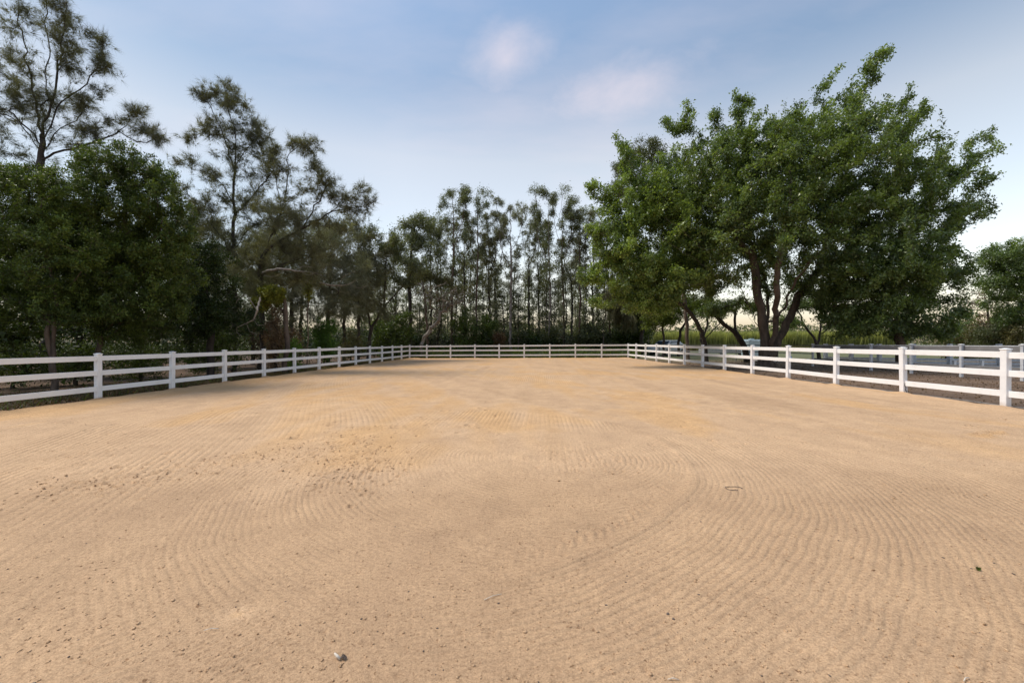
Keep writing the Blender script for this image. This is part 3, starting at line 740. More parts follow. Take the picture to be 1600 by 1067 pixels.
# two dense dark trees on the left
make_tree('dense_tree', 'dense dark tree with two peeling brown trunks behind the left fence, at the left edge', 'tree', (84,),
    [[(83, 570), (84, 500), (88, 460), (80, 400), (60, 330)], [(83, 590), (76, 540), (74, 480), (50, 420), (10, 380)], [(86, 470), (130, 420), (150, 360)]],
    [(55, 320, 85, 60, 0, 2.0, 170), (0, 380, 75, 90, 0, 2.2, 160), (100, 400, 70, 70, 0, 2, 150), (40, 460, 85, 45, 0, 2, 110), (110, 480, 50, 30, 0, 1.6, 50), (-70, 400, 70, 110, 0, 2, 110), (110, 300, 45, 40, .5, 1.4, 60), (10, 270, 50, 25, .5, 1.2, 40), (-80, 520, 60, 40, 0, 1.4, 45), (10, 520, 50, 28, .8, 1.2, 45)],
    13.4, rbase=.085, rtip=.004, dens=1.5, wood='bark_warm', leaf='dense', n_leaf=110, size=.075, aspect=.45, spread=.10, back=3, curve=.25, droop=0, up=.7, seed=11, step=.35, shell=.42)
make_tree('dense_tree', 'dense dark rounded tree with one reddish trunk behind the left fence', 'tree', (154,),
    [[(155, 570), (156, 520), (165, 450), (190, 380), (200, 300)], [(160, 500), (210, 450), (240, 400), (255, 340)], [(160, 490), (130, 430), (140, 370)]],
    [(205, 265, 52, 35, 0, 1.6, 95), (245, 320, 42, 45, 0, 1.6, 85), (180, 330, 60, 60, 0, 2, 130), (255, 420, 42, 55, 0, 1.7, 95), (180, 420, 70, 55, 0, 2, 130), (235, 480, 58, 36, 0, 1.7, 90), (150, 480, 50, 30, 0, 1.5, 50), (150, 260, 30, 22, 0, 1, 25), (275, 370, 22, 30, 0, 1, 28), (215, 520, 60, 22, .6, 1.2, 50), (160, 390, 60, 50, 1.2, 1.2, 110), (230, 390, 50, 50, 1.2, 1.2, 90)],
    15.0, rbase=.085, rtip=.004, dens=1.5, wood='bark_warm', leaf='dense', n_leaf=110, size=.08, aspect=.45, spread=.11, back=3, curve=.25, droop=0, up=.7, seed=12, step=.35, shell=.42)
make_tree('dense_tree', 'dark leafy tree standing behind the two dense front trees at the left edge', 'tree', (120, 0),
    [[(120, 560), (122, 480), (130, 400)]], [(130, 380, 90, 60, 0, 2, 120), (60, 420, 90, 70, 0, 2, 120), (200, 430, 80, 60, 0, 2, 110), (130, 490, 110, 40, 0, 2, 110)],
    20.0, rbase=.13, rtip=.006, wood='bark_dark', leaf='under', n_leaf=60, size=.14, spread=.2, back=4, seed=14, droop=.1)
print('dense', time.time() - T0)
# tall casuarina at the left edge
CK = dict(bs=1.2, kind='needle', wood='bark_dark', n_leaf=8, back=5, spread=.10, width=.0060, size=.40, fan=.40, droop=.02, curve=.34, below=.5, wob=.05, sides=5)
make_tree('casuarina_tree', 'tallest wispy casuarina with open branches, rising out of the top left corner', 'tree', (70,),
    [[(72, 450), (66, 300), (64, 240), (68, 200)], [(68, 200), (72, 140), (75, 60), (68, -40), (60, -100)], [(66, 215), (50, 130), (35, 50), (25, -50)],
     [(68, 205), (85, 150), (95, 70), (105, 10), (110, -50)], [(70, 215), (95, 160), (125, 140), (155, 100), (163, 60)], [(66, 230), (30, 190), (-10, 160), (-60, 130)],
     [(66, 250), (100, 235), (150, 222), (185, 205), (203, 185), (210, 165)], [(185, 205), (215, 222), (245, 215)], [(66, 245), (40, 205), (10, 180), (-30, 190)], [(68, 235), (95, 200), (125, 180)], [(66, 270), (20, 240), (-40, 230)]],
    [(88, 15, 22, 45, 0, .8, 70), (100, 60, 22, 35, 0, .8, 60), (112, 100, 16, 22, 0, .6, 35), (45, 100, 18, 20, 0, .8, 32), (30, 20, 25, 40, 0, 1, 45), (20, 155, 45, 22, 0, 1.5, 90), (75, 155, 45, 18, 0, 1.3, 70), (125, 160, 22, 16, 0, .8, 36),
     (160, 75, 14, 30, 0, .6, 34), (165, 105, 16, 14, 0, .6, 24), (155, 140, 16, 10, 0, .5, 14), (5, 100, 25, 35, 0, 1, 40), (-40, 80, 50, 70, 0, 1.6, 80), (135, 50, 10, 12, 0, .4, 12), (60, -60, 60, 50, 0, 1.5, 80), (215, 172, 14, 14, 0, .5, 24), (208, 195, 16, 12, 0, .5, 20),
     (232, 205, 16, 12, 0, .6, 22), (248, 215, 10, 12, 0, .5, 12), (175, 188, 12, 7, 0, .4, 12), (160, 205, 24, 12, 0, .8, 22), (130, 205, 16, 12, 0, .8, 22), (135, 235, 30, 12, 0, .8, 24), (70, 200, 40, 20, 0, 1, 30), (-20, 180, 40, 30, 0, 1.4, 50), (20, 235, 50, 30, 0, 1.4, 50)],
    19.0, rbase=.15, rtip=.0022, leaf='casu', seed=21, dens=1.0, **CK)
make_tree('casuarina_tree', 'wispy casuarina with a straight trunk and rounded top, right of the dense dark trees', 'tree', (367,),
    [[(367, 480), (366, 380), (365, 290), (368, 230), (350, 130)], [(366, 270), (345, 200), (325, 160)], [(368, 260), (395, 220), (415, 200)], [(366, 320), (335, 275), (300, 265), (275, 250)], [(366, 340), (400, 300), (425, 270)], [(366, 400), (330, 350), (300, 330)], [(366, 390), (400, 350), (430, 340)]],
    [(345, 145, 32, 22, 0, .9, 48), (318, 150, 14, 12, 0, .6, 18), (368, 165, 22, 22, 0, .9, 34), (395, 195, 22, 18, 0, .9, 34), (350, 195, 32, 14, 0, 1, 44), (412, 225, 22, 26, 0, 1, 44), (318, 205, 22, 10, 0, .8, 20), (295, 215, 16, 8, 0, .6, 12), (370, 235, 36, 18, 0, 1, 44),
     (300, 255, 26, 10, 0, .8, 24), (330, 275, 26, 14, 0, 1, 26), (395, 275, 32, 20, 0, 1.2, 44), (425, 255, 12, 22, 0, .8, 22), (350, 310, 40, 20, 0, 1.4, 44), (315, 335, 36, 24, 0, 1.4, 60), (400, 325, 32, 24, 0, 1.4, 44), (360, 365, 60, 28, 0, 1.6, 90), (330, 405, 60, 28, 0, 1.6, 80), (395, 405, 50, 26, 0, 1.6, 70), (285, 300, 14, 14, 0, .8, 12)],
    24.0, rbase=.13, rtip=.003, leaf='casu', seed=22, dens=1.3, **{**CK, 'width': .0075, 'n_leaf': 8, 'size': .42, 'spread': .13})
make_tree('casuarina_tree', 'leaning casuarina whose long limbs reach right over the left fence corner', 'tree', (408,),
    [[(410, 500), (408, 440), (410, 400), (432, 380), (470, 358), (510, 335), (545, 325), (580, 318)], [(410, 400), (436, 340), (448, 290), (452, 240), (475, 225)], [(440, 340), (432, 280), (425, 240)], [(470, 358), (500, 315), (515, 285)], [(510, 335), (550, 305), (568, 290)], [(410, 430), (450, 410), (520, 400)], [(410, 430), (370, 400), (350, 380)]],
    [(480, 228, 22, 14, 0, .8, 34), (455, 222, 10, 8, 0, .5, 10), (428, 232, 16, 9, 0, .6, 14), (440, 262, 24, 14, 0, .8, 24), (490, 258, 14, 14, 0, .6, 18), (508, 278, 22, 14, 0, .8, 28), (520, 302, 22, 14, 0, .8, 26), (545, 312, 22, 9, 0, .6, 22), (568, 292, 12, 9, 0, .5, 12), (578, 316, 10, 9, 0, .5, 12), (555, 330, 22, 8, 0, .6, 16),
     (470, 300, 30, 20, 0, 1, 26), (430, 330, 30, 26, 0, 1.2, 50), (465, 350, 40, 24, 0, 1.3, 60), (425, 385, 50, 30, 0, 1.5, 80), (490, 390, 45, 24, 0, 1.4, 60), (400, 430, 55, 30, 0, 1.5, 70), (470, 430, 50, 26, 0, 1.5, 60), (520, 350, 25, 16, 0, 1, 24)],
    22.0, rbase=.13, rtip=.003, leaf='casu', seed=23, dens=1.4, **{**CK, 'width': .0072, 'n_leaf': 8, 'size': .40, 'spread': .12})
print('casu', time.time() - T0)
# filling trees in the left wood, each its own
fill = [('shaded casuarina standing deep between the straight casuarina and the dense dark trees', 300, 27, 'casu_grey', [(300, 350, 40, 30), (320, 400, 50, 40), (290, 440, 50, 40), (320, 480, 55, 40)], 400),
        ('grey-green casuarina behind the dead horizontal branch', 455, 29, 'casu_grey', [(450, 380, 45, 35), (440, 430, 55, 35), (470, 470, 50, 28), (500, 390, 35, 35)], 380),
        ('grey-green casuarina just left of the bright gap in the wood', 512, 31, 'casu_grey', [(520, 370, 40, 25), (530, 410, 50, 30), (505, 440, 45, 30), (540, 450, 40, 22), (545, 480, 36, 18)], 360),
        ('dark casuarina at the right side of the left wood with foliage down to the gap', 560, 34, 'casu', [(560, 350, 28, 20), (565, 380, 40, 28), (570, 420, 45, 28), (575, 460, 45, 22), (590, 485, 30, 18)], 350),
        ('thin casuarina in the left wood behind the vine covered stump', 395, 32, 'casu_grey', [(390, 420, 45, 35), (400, 460, 45, 30), (380, 490, 50, 24)], 400),
        ('shaded casuarina crown showing between the two tall open casuarinas', 470, 36, 'casu', [(440, 330, 30, 20), (420, 370, 45, 30), (490, 350, 30, 24), (530, 360, 30, 20)], 340)]
fill.append(('dark drooping casuarina with low foliage left of the leaning dark-trunked tree', 538, 38, 'casu', [(535, 440, 30, 20), (545, 470, 36, 22), (520, 490, 34, 16), (590, 440, 20, 20)], 400))
for lab, bx_, z, lf, bl, ty in fill:
    make_tree('casuarina_tree', lab, 'tree', (bx_,), [[(bx_, 500), (bx_ + 4, 440), (bx_ - 3, ty)]], [(a, b_, c, d, 0, 2.4, int(c * d / 16)) for a, b_, c, d in bl], z,
              rbase=.14, rtip=.005, leaf=lf, seed=100 + bx_, **{**CK, 'width': .011, 'n_leaf': 12, 'size': .5, 'droop': .4, 'spread': .22, 'wood': 'bark_dark'})
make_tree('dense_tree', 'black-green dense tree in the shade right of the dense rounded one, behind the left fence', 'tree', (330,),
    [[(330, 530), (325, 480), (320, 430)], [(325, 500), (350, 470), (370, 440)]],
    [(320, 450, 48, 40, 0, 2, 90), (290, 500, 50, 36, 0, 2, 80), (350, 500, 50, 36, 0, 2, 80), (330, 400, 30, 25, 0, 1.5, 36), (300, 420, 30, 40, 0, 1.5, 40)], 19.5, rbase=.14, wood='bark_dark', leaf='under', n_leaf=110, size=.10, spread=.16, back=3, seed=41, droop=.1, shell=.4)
# mid distance trees at the corner
make_tree('gum_tree', 'leaning dark-trunked green tree behind the far left corner of the fence', 'tree', (575,),
    [[(577, 540), (580, 515), (600, 480), (625, 452), (645, 425)], [(600, 480), (602, 440), (604, 390)], [(580, 515), (570, 470), (560, 430)], [(583, 510), (610, 500), (625, 485)]],
    [(600, 390, 34, 26, 0, 1.6, 60), (575, 365, 22, 16, 0, 1.2, 28), (620, 380, 26, 30, 0, 1.4, 44), (650, 415, 22, 18, 0, 1.2, 26), (590, 430, 40, 22, 0, 1.8, 50), (560, 410, 28, 22, 0, 1.6, 34), (555, 460, 26, 22, 0, 1.5, 30), (630, 440, 22, 14, 0, 1, 16)],
    36.0, rbase=.16, wood='bark_dark', leaf='gum', n_leaf=90, size=.16, aspect=.35, spread=.26, back=3, seed=42, droop=.5)
make_tree('gum_tree', 'tall dark tree with green clumps left of the pale-trunked back row', 'tree', (640,),
    [[(641, 520), (640, 440), (645, 380), (650, 345)]],
    [(652, 348, 22, 14, 0, 1.4, 28), (640, 370, 26, 18, 0, 1.6, 38), (662, 385, 24, 22, 0, 1.6, 42), (630, 400, 24, 16, 0, 1.5, 26), (655, 420, 26, 16, 0, 1.5, 26), (668, 355, 12, 12, 0, 1, 12), (632, 350, 10, 8, 0, .8, 8)],
    44.0, rbase=.2, wood='bark_dark', leaf='gum', n_leaf=70, size=.22, aspect=.3, spread=.32, back=3, seed=43, droop=.6)
make_tree('bare_tree', 'half-dead leaning tree with a tangle of grey twigs behind the far left fence corner', 'tree', (657,),
    [[(658, 545), (668, 522), (686, 500), (692, 480), (690, 460)], [(686, 500), (672, 470), (660, 445)], [(690, 480), (710, 462), (725, 455)]],
    [(690, 465, 34, 26, 0, 2, 190), (665, 455, 26, 18, 0, 1.6, 80), (715, 470, 22, 20, 0, 1.4, 80)], 41.5, rbase=.19, rtip=.018, wood='twig', leaf='olive', n_leaf=4, size=.16, spread=.2, seed=44, wob=.16, curve=.1, sides=4)
make_tree('gum_tree', 'olive-green low crown topping the grey twiggy tree by the far corner', 'tree', (668,),
    [[(668, 520), (664, 470), (660, 440)]], [(655, 430, 28, 12, 0, 1.6, 44), (640, 442, 18, 14, 0, 1.4, 24), (690, 440, 24, 10, 0, 1.4, 24), (722, 452, 20, 10, 0, 1.2, 20)], 43.0, rbase=.12, wood='bark', leaf='olive', n_leaf=60, size=.2, aspect=.35, spread=.28, seed=45, droop=.5)
# back row of tall slim trees
row = [(672, 332, 15, 48, 'bark_dark', 'gum', 'dark slim tree with the lowest top at the left end of the back row', 1.0),
       (706, 290, 24, 46, 'bark', 'gum', 'tall forked tree with mossy trunk, first high top of the back row from the left', 1.25),
       (745, 289, 22, 47, 'bark', 'gum', 'tall dark-trunked tree, second high top of the back row from the left', 1.15),
       (728, 335, 16, 52, 'bark_dark', 'casu', 'shorter dark casuarina between the first two high tops of the back row', .9),
       (797, 305, 24, 45.5, 'bark_pale', 'casu_grey', 'tall thin tree with a pale grey trunk and sparse crown in the back row', .85),
       (775, 330, 16, 53, 'bark_dark', 'casu', 'slim dark tree just left of the pale grey trunk', .8),
       (826, 335, 14, 52, 'bark_dark', 'casu_grey', 'slim sparse tree just right of the pale grey trunk', .8),
       (858, 288, 26, 48, 'bark_pale', 'gum', 'tall full-crowned tree with a greyish trunk, highest clump right of centre', 1.35),
       (880, 300, 20, 46.5, 'bark', 'gum', 'tall tree whose trunk stands directly right of the full-crowned one', 1.1),
       (842, 345, 14, 54, 'bark_dark', 'casu', 'dark narrow tree half hidden left of the full-crowned tree', .8),
       (905, 325, 18, 47, 'bark', 'casu_grey', 'airy slim tree with grey needles near the left edge of the fig', .9),
       (928, 322, 18, 50, 'bark_dark', 'gum', 'slim tree in the back row partly behind the left tip of the fig', .9),
       (953, 345, 20, 48, 'bark', 'casu', 'drooping dark casuarina behind the left foliage of the fig', 1.0),
       (690, 350, 14, 56, 'bark_dark', 'casu', 'dark narrow tree just left of the forked mossy one', .8),
       (765, 360, 15, 49, 'bark_dark', 'casu', 'short shaded casuarina right of the second high top', .8),
       (893, 370, 15, 52, 'bark_dark', 'casu', 'short shaded casuarina between the two right-hand tall trunks', .8)]
for i, (bx_, ty, hw, z, wd, lf, lab, dn) in enumerate(row):
    r = random.Random(500 + i); bl = []; pth = []
    lean = r.uniform(-5, 5); top = bx_ + lean
    main = [(bx_ + r.uniform(-1, 1), 520), (bx_ + lean * .3 + r.uniform(-2, 2), 460), (bx_ + lean * .6 + r.uniform(-3, 3), 400), (top, ty + 10)]
    pth.append(main)
    for k in range(4):
        y0 = r.uniform(ty + 60, 440); s_ = r.choice((-1, 1)); x0 = bx_ + lean * (520 - y0) / 220
        y1 = max(ty + 8, y0 - r.uniform(60, 110)); pth.append([(x0, y0), (x0 + s_ * hw * .55, (y0 + y1) / 2 + 12), (x0 + s_ * hw * .9, y1)])
        bl.append((x0 + s_ * hw * .9, y1, 9, 9, 0, 1, 14))
    for k in range(22):
        y = ty + 10 + (440 - ty) * (k / 22) ** 1.1; sp = hw * (1.0 - .35 * abs(2 * k / 22 - .7)); x = bx_ + lean * (520 - y) / 220 + r.uniform(-sp, sp)
        bl.append((x, y, r.uniform(5, 9), r.uniform(5, 10), r.uniform(-1.5, 1.5), 1.0, int(r.uniform(6, 15) * dn * (1.2 if k < 9 else .6))))
    needle = lf.startswith('casu')
    kw = dict(kind='needle', n_leaf=6, size=.5, width=.015, fan=.5, droop=.3, spread=.16) if needle else dict(n_leaf=34, size=.18, aspect=.28, spread=.25, droop=.5)
    make_tree('slim_tree', lab, 'tree', (bx_,), pth, bl, float(z), rbase=.115 if i not in (1, 4) else .15, rtip=.005, wood=wd, leaf=lf, seed=600 + i, back=3, group='tall slim trees behind the far fence', sides=5, **kw)
print('row', time.time() - T0)
# saplings among them: two built, the rest copies
def sapling(seed, lab):
    r = random.Random(seed)
    bl = [(800 + r.uniform(-12, 12), y, 9, 12, 0, 1, 7) for y in range(385, 530, 9)]
    return make_tree('sapling', lab, 'tree', (800,), [[(801, 520), (798, 470), (802, 400)]], bl, 50.0, rbase=.09, rtip=.012, wood='bark_pale' if seed % 2 else 'bark_dark', leaf='gum' if seed % 2 else 'casu_grey', n_leaf=25, size=.24, aspect=.3, spread=.28, seed=seed, sides=4, droop=.6)
LS = 'slender dark sapling with sparse leaves in the thicket behind the far fence'
GS = 'slender saplings in the thicket behind the far fence'
s1 = sapling(901, LS); s2 = sapling(902, LS); s1['group'] = GS; s2['group'] = GS
r = random.Random(77); first = [s1, s2]
for i in range(70):
    px = 560 + 460 * (i + r.uniform(0, .9)) / 70; z = r.uniform(46, 66); p = P(px, 536, z); src = first[i % 2]
    loc = (p[0], p[1], float(ground_z(p[0], p[1]))); sc_ = (r.uniform(.8, 1.3), r.uniform(.55, 1.15)); rz = r.uniform(0, 6.3)
    if i < 2: src.location = loc; src.rotation_euler = (0, 0, rz)
    else: copy_tree(src, loc, rz, sc_)

# --- shrubs
def shrub(name, lab, px, top, hw, z, leaf, n=60, size=.12, group=None, kind='leaf', wood='bark_dark', base_y=None, **kw):
    zz = z; gz_ = float(ground_z((px - 800) / F * z, z)); by = HOR + (CAMZ - gz_) / z * F
    cy = (top + by) / 2; ry = (by - top) / 2
    return make_tree(name, lab, 'shrub', (px,), [[(px, by - ry * .4), (px + 2, cy)]], [(px, cy - ry * .05, hw, ry, 0, hw * z / F * .9, n)], z, rbase=.06, rtip=.008, wood=wood, leaf=leaf,
                     size=size, back=3, group=group, parts=('stems', 'foliage'), shell=.4, kind=kind, **{**dict(n_leaf=70, spread=.2, droop=.2), **kw})
shrub('shrub', 'dark green shrub standing right of the leaning trunk at the far left corner', 620, 475, 26, 42, 'dense', 80, .2, spread=.3)
shrub('shrub', 'dark shrub filling the space left of the bare leaning tree', 600, 500, 22, 43, 'dense', 60, .2, spread=.3)
shrub('shrub', 'dark green shrub behind the far fence between the first two tall trunks', 725, 478, 22, 45, 'dense', 70, .2, spread=.3)
shrub('shrub', 'blackish shrub behind the far fence under the second high top', 762, 488, 24, 46, 'dense', 70, .2, spread=.3)
shrub('shrub', 'reddish dry shrub behind the far fence left of the pale trunk', 778, 518, 12, 44, 'dry', 34, .16, spread=.22)
shrub('shrub', 'glowing green shrub draped on stump above the left fence, mid length', 508, 492, 20, 29, 'green', 120, .11, spread=.15)
shrub('shrub', 'low pale green weed clump directly above the left fence top rail', 455, 528, 18, 23, 'green', 40, .1, spread=.14)
shrub('shrub', 'brown dry thicket of twigs beneath the vine hung stump', 430, 505, 46, 26, 'dry', 170, .09, spread=.2, n_leaf=45)
shrub('shrub', 'brownish thicket right of the glowing green shrub', 548, 515, 26, 32, 'olive', 80, .1, spread=.2, n_leaf=45)
shrub('shrub', 'dark thicket at the foot of the black-green dense tree', 330, 505, 55, 21, 'dense', 120, .1, spread=.2)
shrub('shrub', 'dark thicket between the trunks of the two dense trees', 118, 535, 42, 16.5, 'dense', 110, .08, spread=.15)
shrub('shrub', 'dark thicket right of the reddish trunk behind the left fence', 220, 530, 52, 17.5, 'dense', 120, .08, spread=.15)
shrub('shrub', 'dark thicket at the left edge behind the left fence', 20, 535, 52, 15.5, 'dense', 120, .08, spread=.15)
shrub('shrub', 'dark bush hanging at the right end of the far fence', 1000, 470, 20, 47, 'dense', 70, .22, spread=.35)
shrub('shrub', 'dark bush behind the far fence just left of the right end', 968, 488, 22, 48, 'dense', 60, .22, spread=.35)
shrub('shrub', 'mid green bush behind the far fence under the airy slim tree', 915, 505, 24, 47, 'gum', 60, .22, spread=.35)
shrub('shrub', 'mid green bush behind the far fence under the full-crowned tree', 862, 508, 24, 49, 'gum', 60, .22, spread=.35)
shrub('shrub', 'low dark bush behind the far fence right of the pale trunk', 822, 512, 22, 50, 'dense', 60, .22, spread=.35)
# vine covered stump: stem, brown curtain, yellow-green cap
make_tree('vine_stump', 'broken brown stump draped in yellow-green vine behind the left fence', 'tree', (446,), [[(447, 520), (446, 490), (447, 455)], [(446, 490), (425, 470), (415, 458)]],
    [(425, 455, 19, 9, -.5, .7, 70), (410, 472, 14, 12, -.3, .6, 36), (432, 468, 14, 8, -.3, .6, 30)], 21.8, rbase=.12, rtip=.01, wood='bark_warm', leaf='vine', n_leaf=80, size=.085, aspect=.7, spread=.10, seed=61)
shrub('dry_creeper', 'rusty brown curtain of dry creeper hanging below the yellow-green vine cap', 430, 466, 17, 21.8, 'rust', 80, .085, spread=.13, n_leaf=70)
make_tree('hanging_vine', 'yellow-green vine column hanging beside the brown stump in the left wood', 'vine', (481,), [[(481, 500), (481, 470), (480, 440)]], [(481, 445, 6, 24, 0, .4, 45)], 24.0, rbase=.03, rtip=.008, wood='bark', leaf='vine', n_leaf=70, size=.08, aspect=.7, spread=.1, seed=62, parts=('stem', 'foliage'))
# dead pale branches
def branch(name, lab, lines, z, r0, mat='twig', seed=3):
    t = Tree(seed); first = True
    for ln in lines:
        pts = [P(a, b_, z + (c[0] if c else 0)) for a, b_, *c in ln]
        if first: t.path(pts, None, step=.25, wob=.02); first = False
        else: t.path(pts, t.near(pts[0]), step=.25, wob=.02)
    t.finish(r0, .008, flare=0)
    return tag(link(name, t.wood(name, 0, 6), M[mat]), lab, 'branch')
branch('dead_branch', 'bare grey forked branch drooping toward the left fence below the wood', [[(409, 458, 3.6), (406, 468, 2.0), (402, 485), (396, 500), (385, 505), (370, 512), (370, 520), (378, 525)], [(385, 505), (390, 518), (402, 522)], [(396, 498), (402, 508), (412, 508)], [(402, 485), (392, 470), (385, 460), (372, 466), (369, 474)], [(392, 470), (380, 462)]], 18.4, .045)
branch('dead_branch', 'long bare horizontal limb lying across the casuarina trunks in the left wood', [[(409, 428, 1.8), (418, 423, .6), (445, 421), (470, 424), (492, 426), (504, 431)], [(470, 424), (480, 430), (490, 428)], [(445, 421), (430, 432), (412, 430)], [(460, 423), (474, 416), (488, 418)]], 20.2, .06)
branch('dead_branch', 'pale bare twig spray at the right of the left wood above the gap', [[(500, 442), (520, 446), (545, 444), (558, 436)], [(520, 446), (530, 455), (545, 460)], [(545, 444), (560, 450), (575, 446)], [(530, 445), (540, 430), (556, 424)]], 24.0, .05)
# right background
make_tree('pale_gum_tree', 'pale olive gum crown rising behind the left shoulder of the huge fig', 'tree', (1075,), [[(1072, 500), (1060, 400), (1030, 300), (1010, 250)], [(1055, 380), (1005, 320), (980, 290)]],
    [(1010, 238, 34, 18, 0, 2.2, 60), (985, 262, 36, 24, 0, 2.2, 70), (1040, 262, 26, 26, 0, 2, 46), (970, 300, 30, 30, 0, 2, 60), (1010, 300, 40, 30, 0, 2, 60)], 36.0, rbase=.15, wood='bark', leaf='gum_pale', n_leaf=80, size=.18, aspect=.3, spread=.24, seed=71, droop=.6)
make_tree('curtain_tree', 'dark drooping casuarina curtain where the far fence meets the right fence', 'tree', (1002,), [[(1003, 500), (1000, 440), (998, 400)]], [(998, 430, 26, 40, 0, 2, 70), (985, 480, 26, 30, 0, 2, 60), (1015, 470, 12, 30, 0, 1.5, 30), (960, 460, 24, 34, 0, 2, 50)], 44.0, rbase=.2, wood='bark_dark', leaf='casu', kind='needle', n_leaf=12, size=.7, width=.03, fan=.3, droop=1.2, spread=.2, seed=72)
gn = [('thin crooked little tree with a dark leaning trunk, leftmost under the fig', 1060, 42, [[(1061, 530), (1066, 512), (1076, 500), (1090, 490)], [(1066, 512), (1074, 500), (1078, 485)]], [(1060, 490, 26, 14), (1090, 482, 22, 10), (1045, 500, 16, 12), (1075, 470, 40, 12)], 'ficus_yellow', .13),
      ('curved multi-stemmed little tree between the crooked one and the dark forked one', 1100, 40, [[(1094, 525), (1090, 508), (1102, 495), (1112, 475)], [(1096, 530), (1105, 510), (1104, 480)], [(1098, 532), (1115, 515), (1125, 505)]], [(1100, 475, 30, 12), (1120, 490, 18, 8), (1085, 478, 18, 8)], 'ficus_yellow', .12),
      ('dark forked crooked tree immediately left of the fig trunks', 1168, 30, [[(1164, 545), (1156, 530), (1148, 518), (1132, 508), (1118, 492)], [(1152, 522), (1148, 500), (1150, 480)], [(1156, 528), (1166, 520), (1178, 512)], [(1158, 534), (1168, 534), (1176, 531)]], [(1110, 485, 34, 10), (1150, 475, 26, 10), (1180, 480, 18, 10)], 'ficus', .2),
      ('small three-stemmed tree right of the fig trunks in front of the cane field', 1280, 34, [[(1276, 538), (1270, 525), (1258, 510), (1245, 480)], [(1278, 535), (1282, 515), (1284, 480)], [(1282, 522), (1295, 512), (1306, 500)], [(1283, 505), (1275, 485), (1270, 470)]], [(1250, 475, 24, 12), (1285, 470, 26, 12), (1240, 505, 12, 10), (1305, 490, 18, 12), (1225, 500, 22, 10)], 'ficus', .13),
      ('low bushy tree with drooping yellow-green leaves between the far corner and the fig', 1035, 38, [[(1037, 525), (1034, 500), (1030, 480)]], [(1030, 480, 30, 20), (1055, 470, 26, 16), (1020, 500, 18, 18), (1045, 500, 14, 12)], 'ficus_yellow', .10)]
for i, (lab, bx_, z, pth, bl, lf, rb) in enumerate(gn):
    make_tree('crooked_tree', lab, 'tree', (bx_,), pth, [(a, b_, c, d, 0, 1.4, int(c * d / 8) + 6) for a, b_, c, d in bl], float(z), rbase=rb, rtip=.012, wood='bark_dark', leaf=lf, n_leaf=60, size=.15, spread=.22, seed=700 + i, droop=.4)
make_tree('broadleaf_tree', 'large dark leafy tree cut by the right edge of the picture', 'tree', (1650,), [[(1650, 540), (1640, 480), (1620, 420)], [(1645, 500), (1680, 440)]],
    [(1600, 400, 50, 36, 0, 3, 130), (1575, 440, 32, 30, 0, 2.4, 60), (1640, 400, 60, 50, 0, 3, 120), (1610, 460, 50, 40, 0, 3, 110), (1680, 460, 60, 60, 0, 3, 100), (1560, 400, 18, 14, 0, 1.4, 16), (1548, 442, 14, 10, 0, 1, 10), (1600, 500, 30, 20, 0, 2, 30)],
    31.0, rbase=.3, wood='bark', leaf='ficus', n_leaf=100, size=.15, aspect=.5, spread=.22, seed=81, shell=.4)
make_tree('airy_tree', 'small airy tree with reddish sparse leaves in the gap at the right', 'tree', (1546,), [[(1546, 530), (1545, 500), (1540, 470), (1530, 440)], [(1545, 500), (1565, 485), (1580, 470)]],
    [(1540, 462, 26, 22, 0, 1.6, 46), (1570, 480, 22, 16, 0, 1.4, 26), (1512, 480, 16, 12, 0, 1.2, 16)], 36.0, rbase=.12, wood='bark', leaf='dry', n_leaf=20, size=.15, aspect=.45, spread=.22, seed=82)
rs = [('dark leafy shrub at the left of the gap behind the right paddock', 1498, 478, 24, 38, 'ficus', 60), ('brownish shrub in the middle of the gap behind the right paddock', 1532, 486, 26, 40, 'dry', 60), ('olive shrub low in the gap behind the right paddock', 1512, 508, 26, 34, 'olive', 70),
      ('grey-green pale shrub in front of the dark tree at the right edge', 1545, 508, 24, 32, 'gum_pale', 80), ('olive-yellow shrub at the far right behind the paddock', 1588, 505, 28, 31, 'olive', 80), ('green shrub beneath the large dark tree at the right edge', 1572, 485, 20, 36, 'green', 60), ('olive-green shrub at the right of the round bushy tree', 1478, 512, 16, 36, 'olive', 40)]
for lab, a, tp_, hw, z, lf, n in rs: shrub('shrub', lab, a, tp_, hw, z, lf, n, .15, spread=.22, wood='bark', n_leaf=60)

# --- cane field, distant tree line, wood floor growth (uncountable)
def blades(name, n, fx, hgt, wid, mat, seed, lean=.25, kind='stuff', tint=None):
    r = np.random.default_rng(seed); x, y = fx(r, n); z = ground_z(x, y) - .05
    h = hgt(r, n, x, y); a = r.uniform(0, 2 * np.pi, n); w = wid * r.uniform(.6, 1.4, n)
    lx, ly = r.normal(0, lean, n) * h, r.normal(0, lean, n) * h
    p = np.stack([x, y, z], 1); s_ = np.stack([np.cos(a) * w, np.sin(a) * w, 0 * w], 1)
    mid = p + np.stack([lx * .35, ly * .35, h * .62], 1); tip = p + np.stack([lx, ly, h * r.uniform(.8, 1, n)], 1)
    V = np.stack([p - s_, p + s_, tip], 1).reshape(-1, 3)
    Fc = np.arange(n * 3).reshape(-1, 3)
    return tag(link(name, mesh_np(name, V, Fc, False, {'tint': np.repeat(r.uniform(0, 1, n), 3)}), M[mat]), kind=kind)
blades('sugar_cane_field', 34000, lambda r, n: (r.uniform(5, 75, n), 78 + 16 * r.uniform(0, 1, n) ** 2), lambda r, n, x, y: 3.6 + .5 * fbm(x * .3, y * .3, 5) + r.normal(0, .15, n), .10, 'cane', 1, .10)
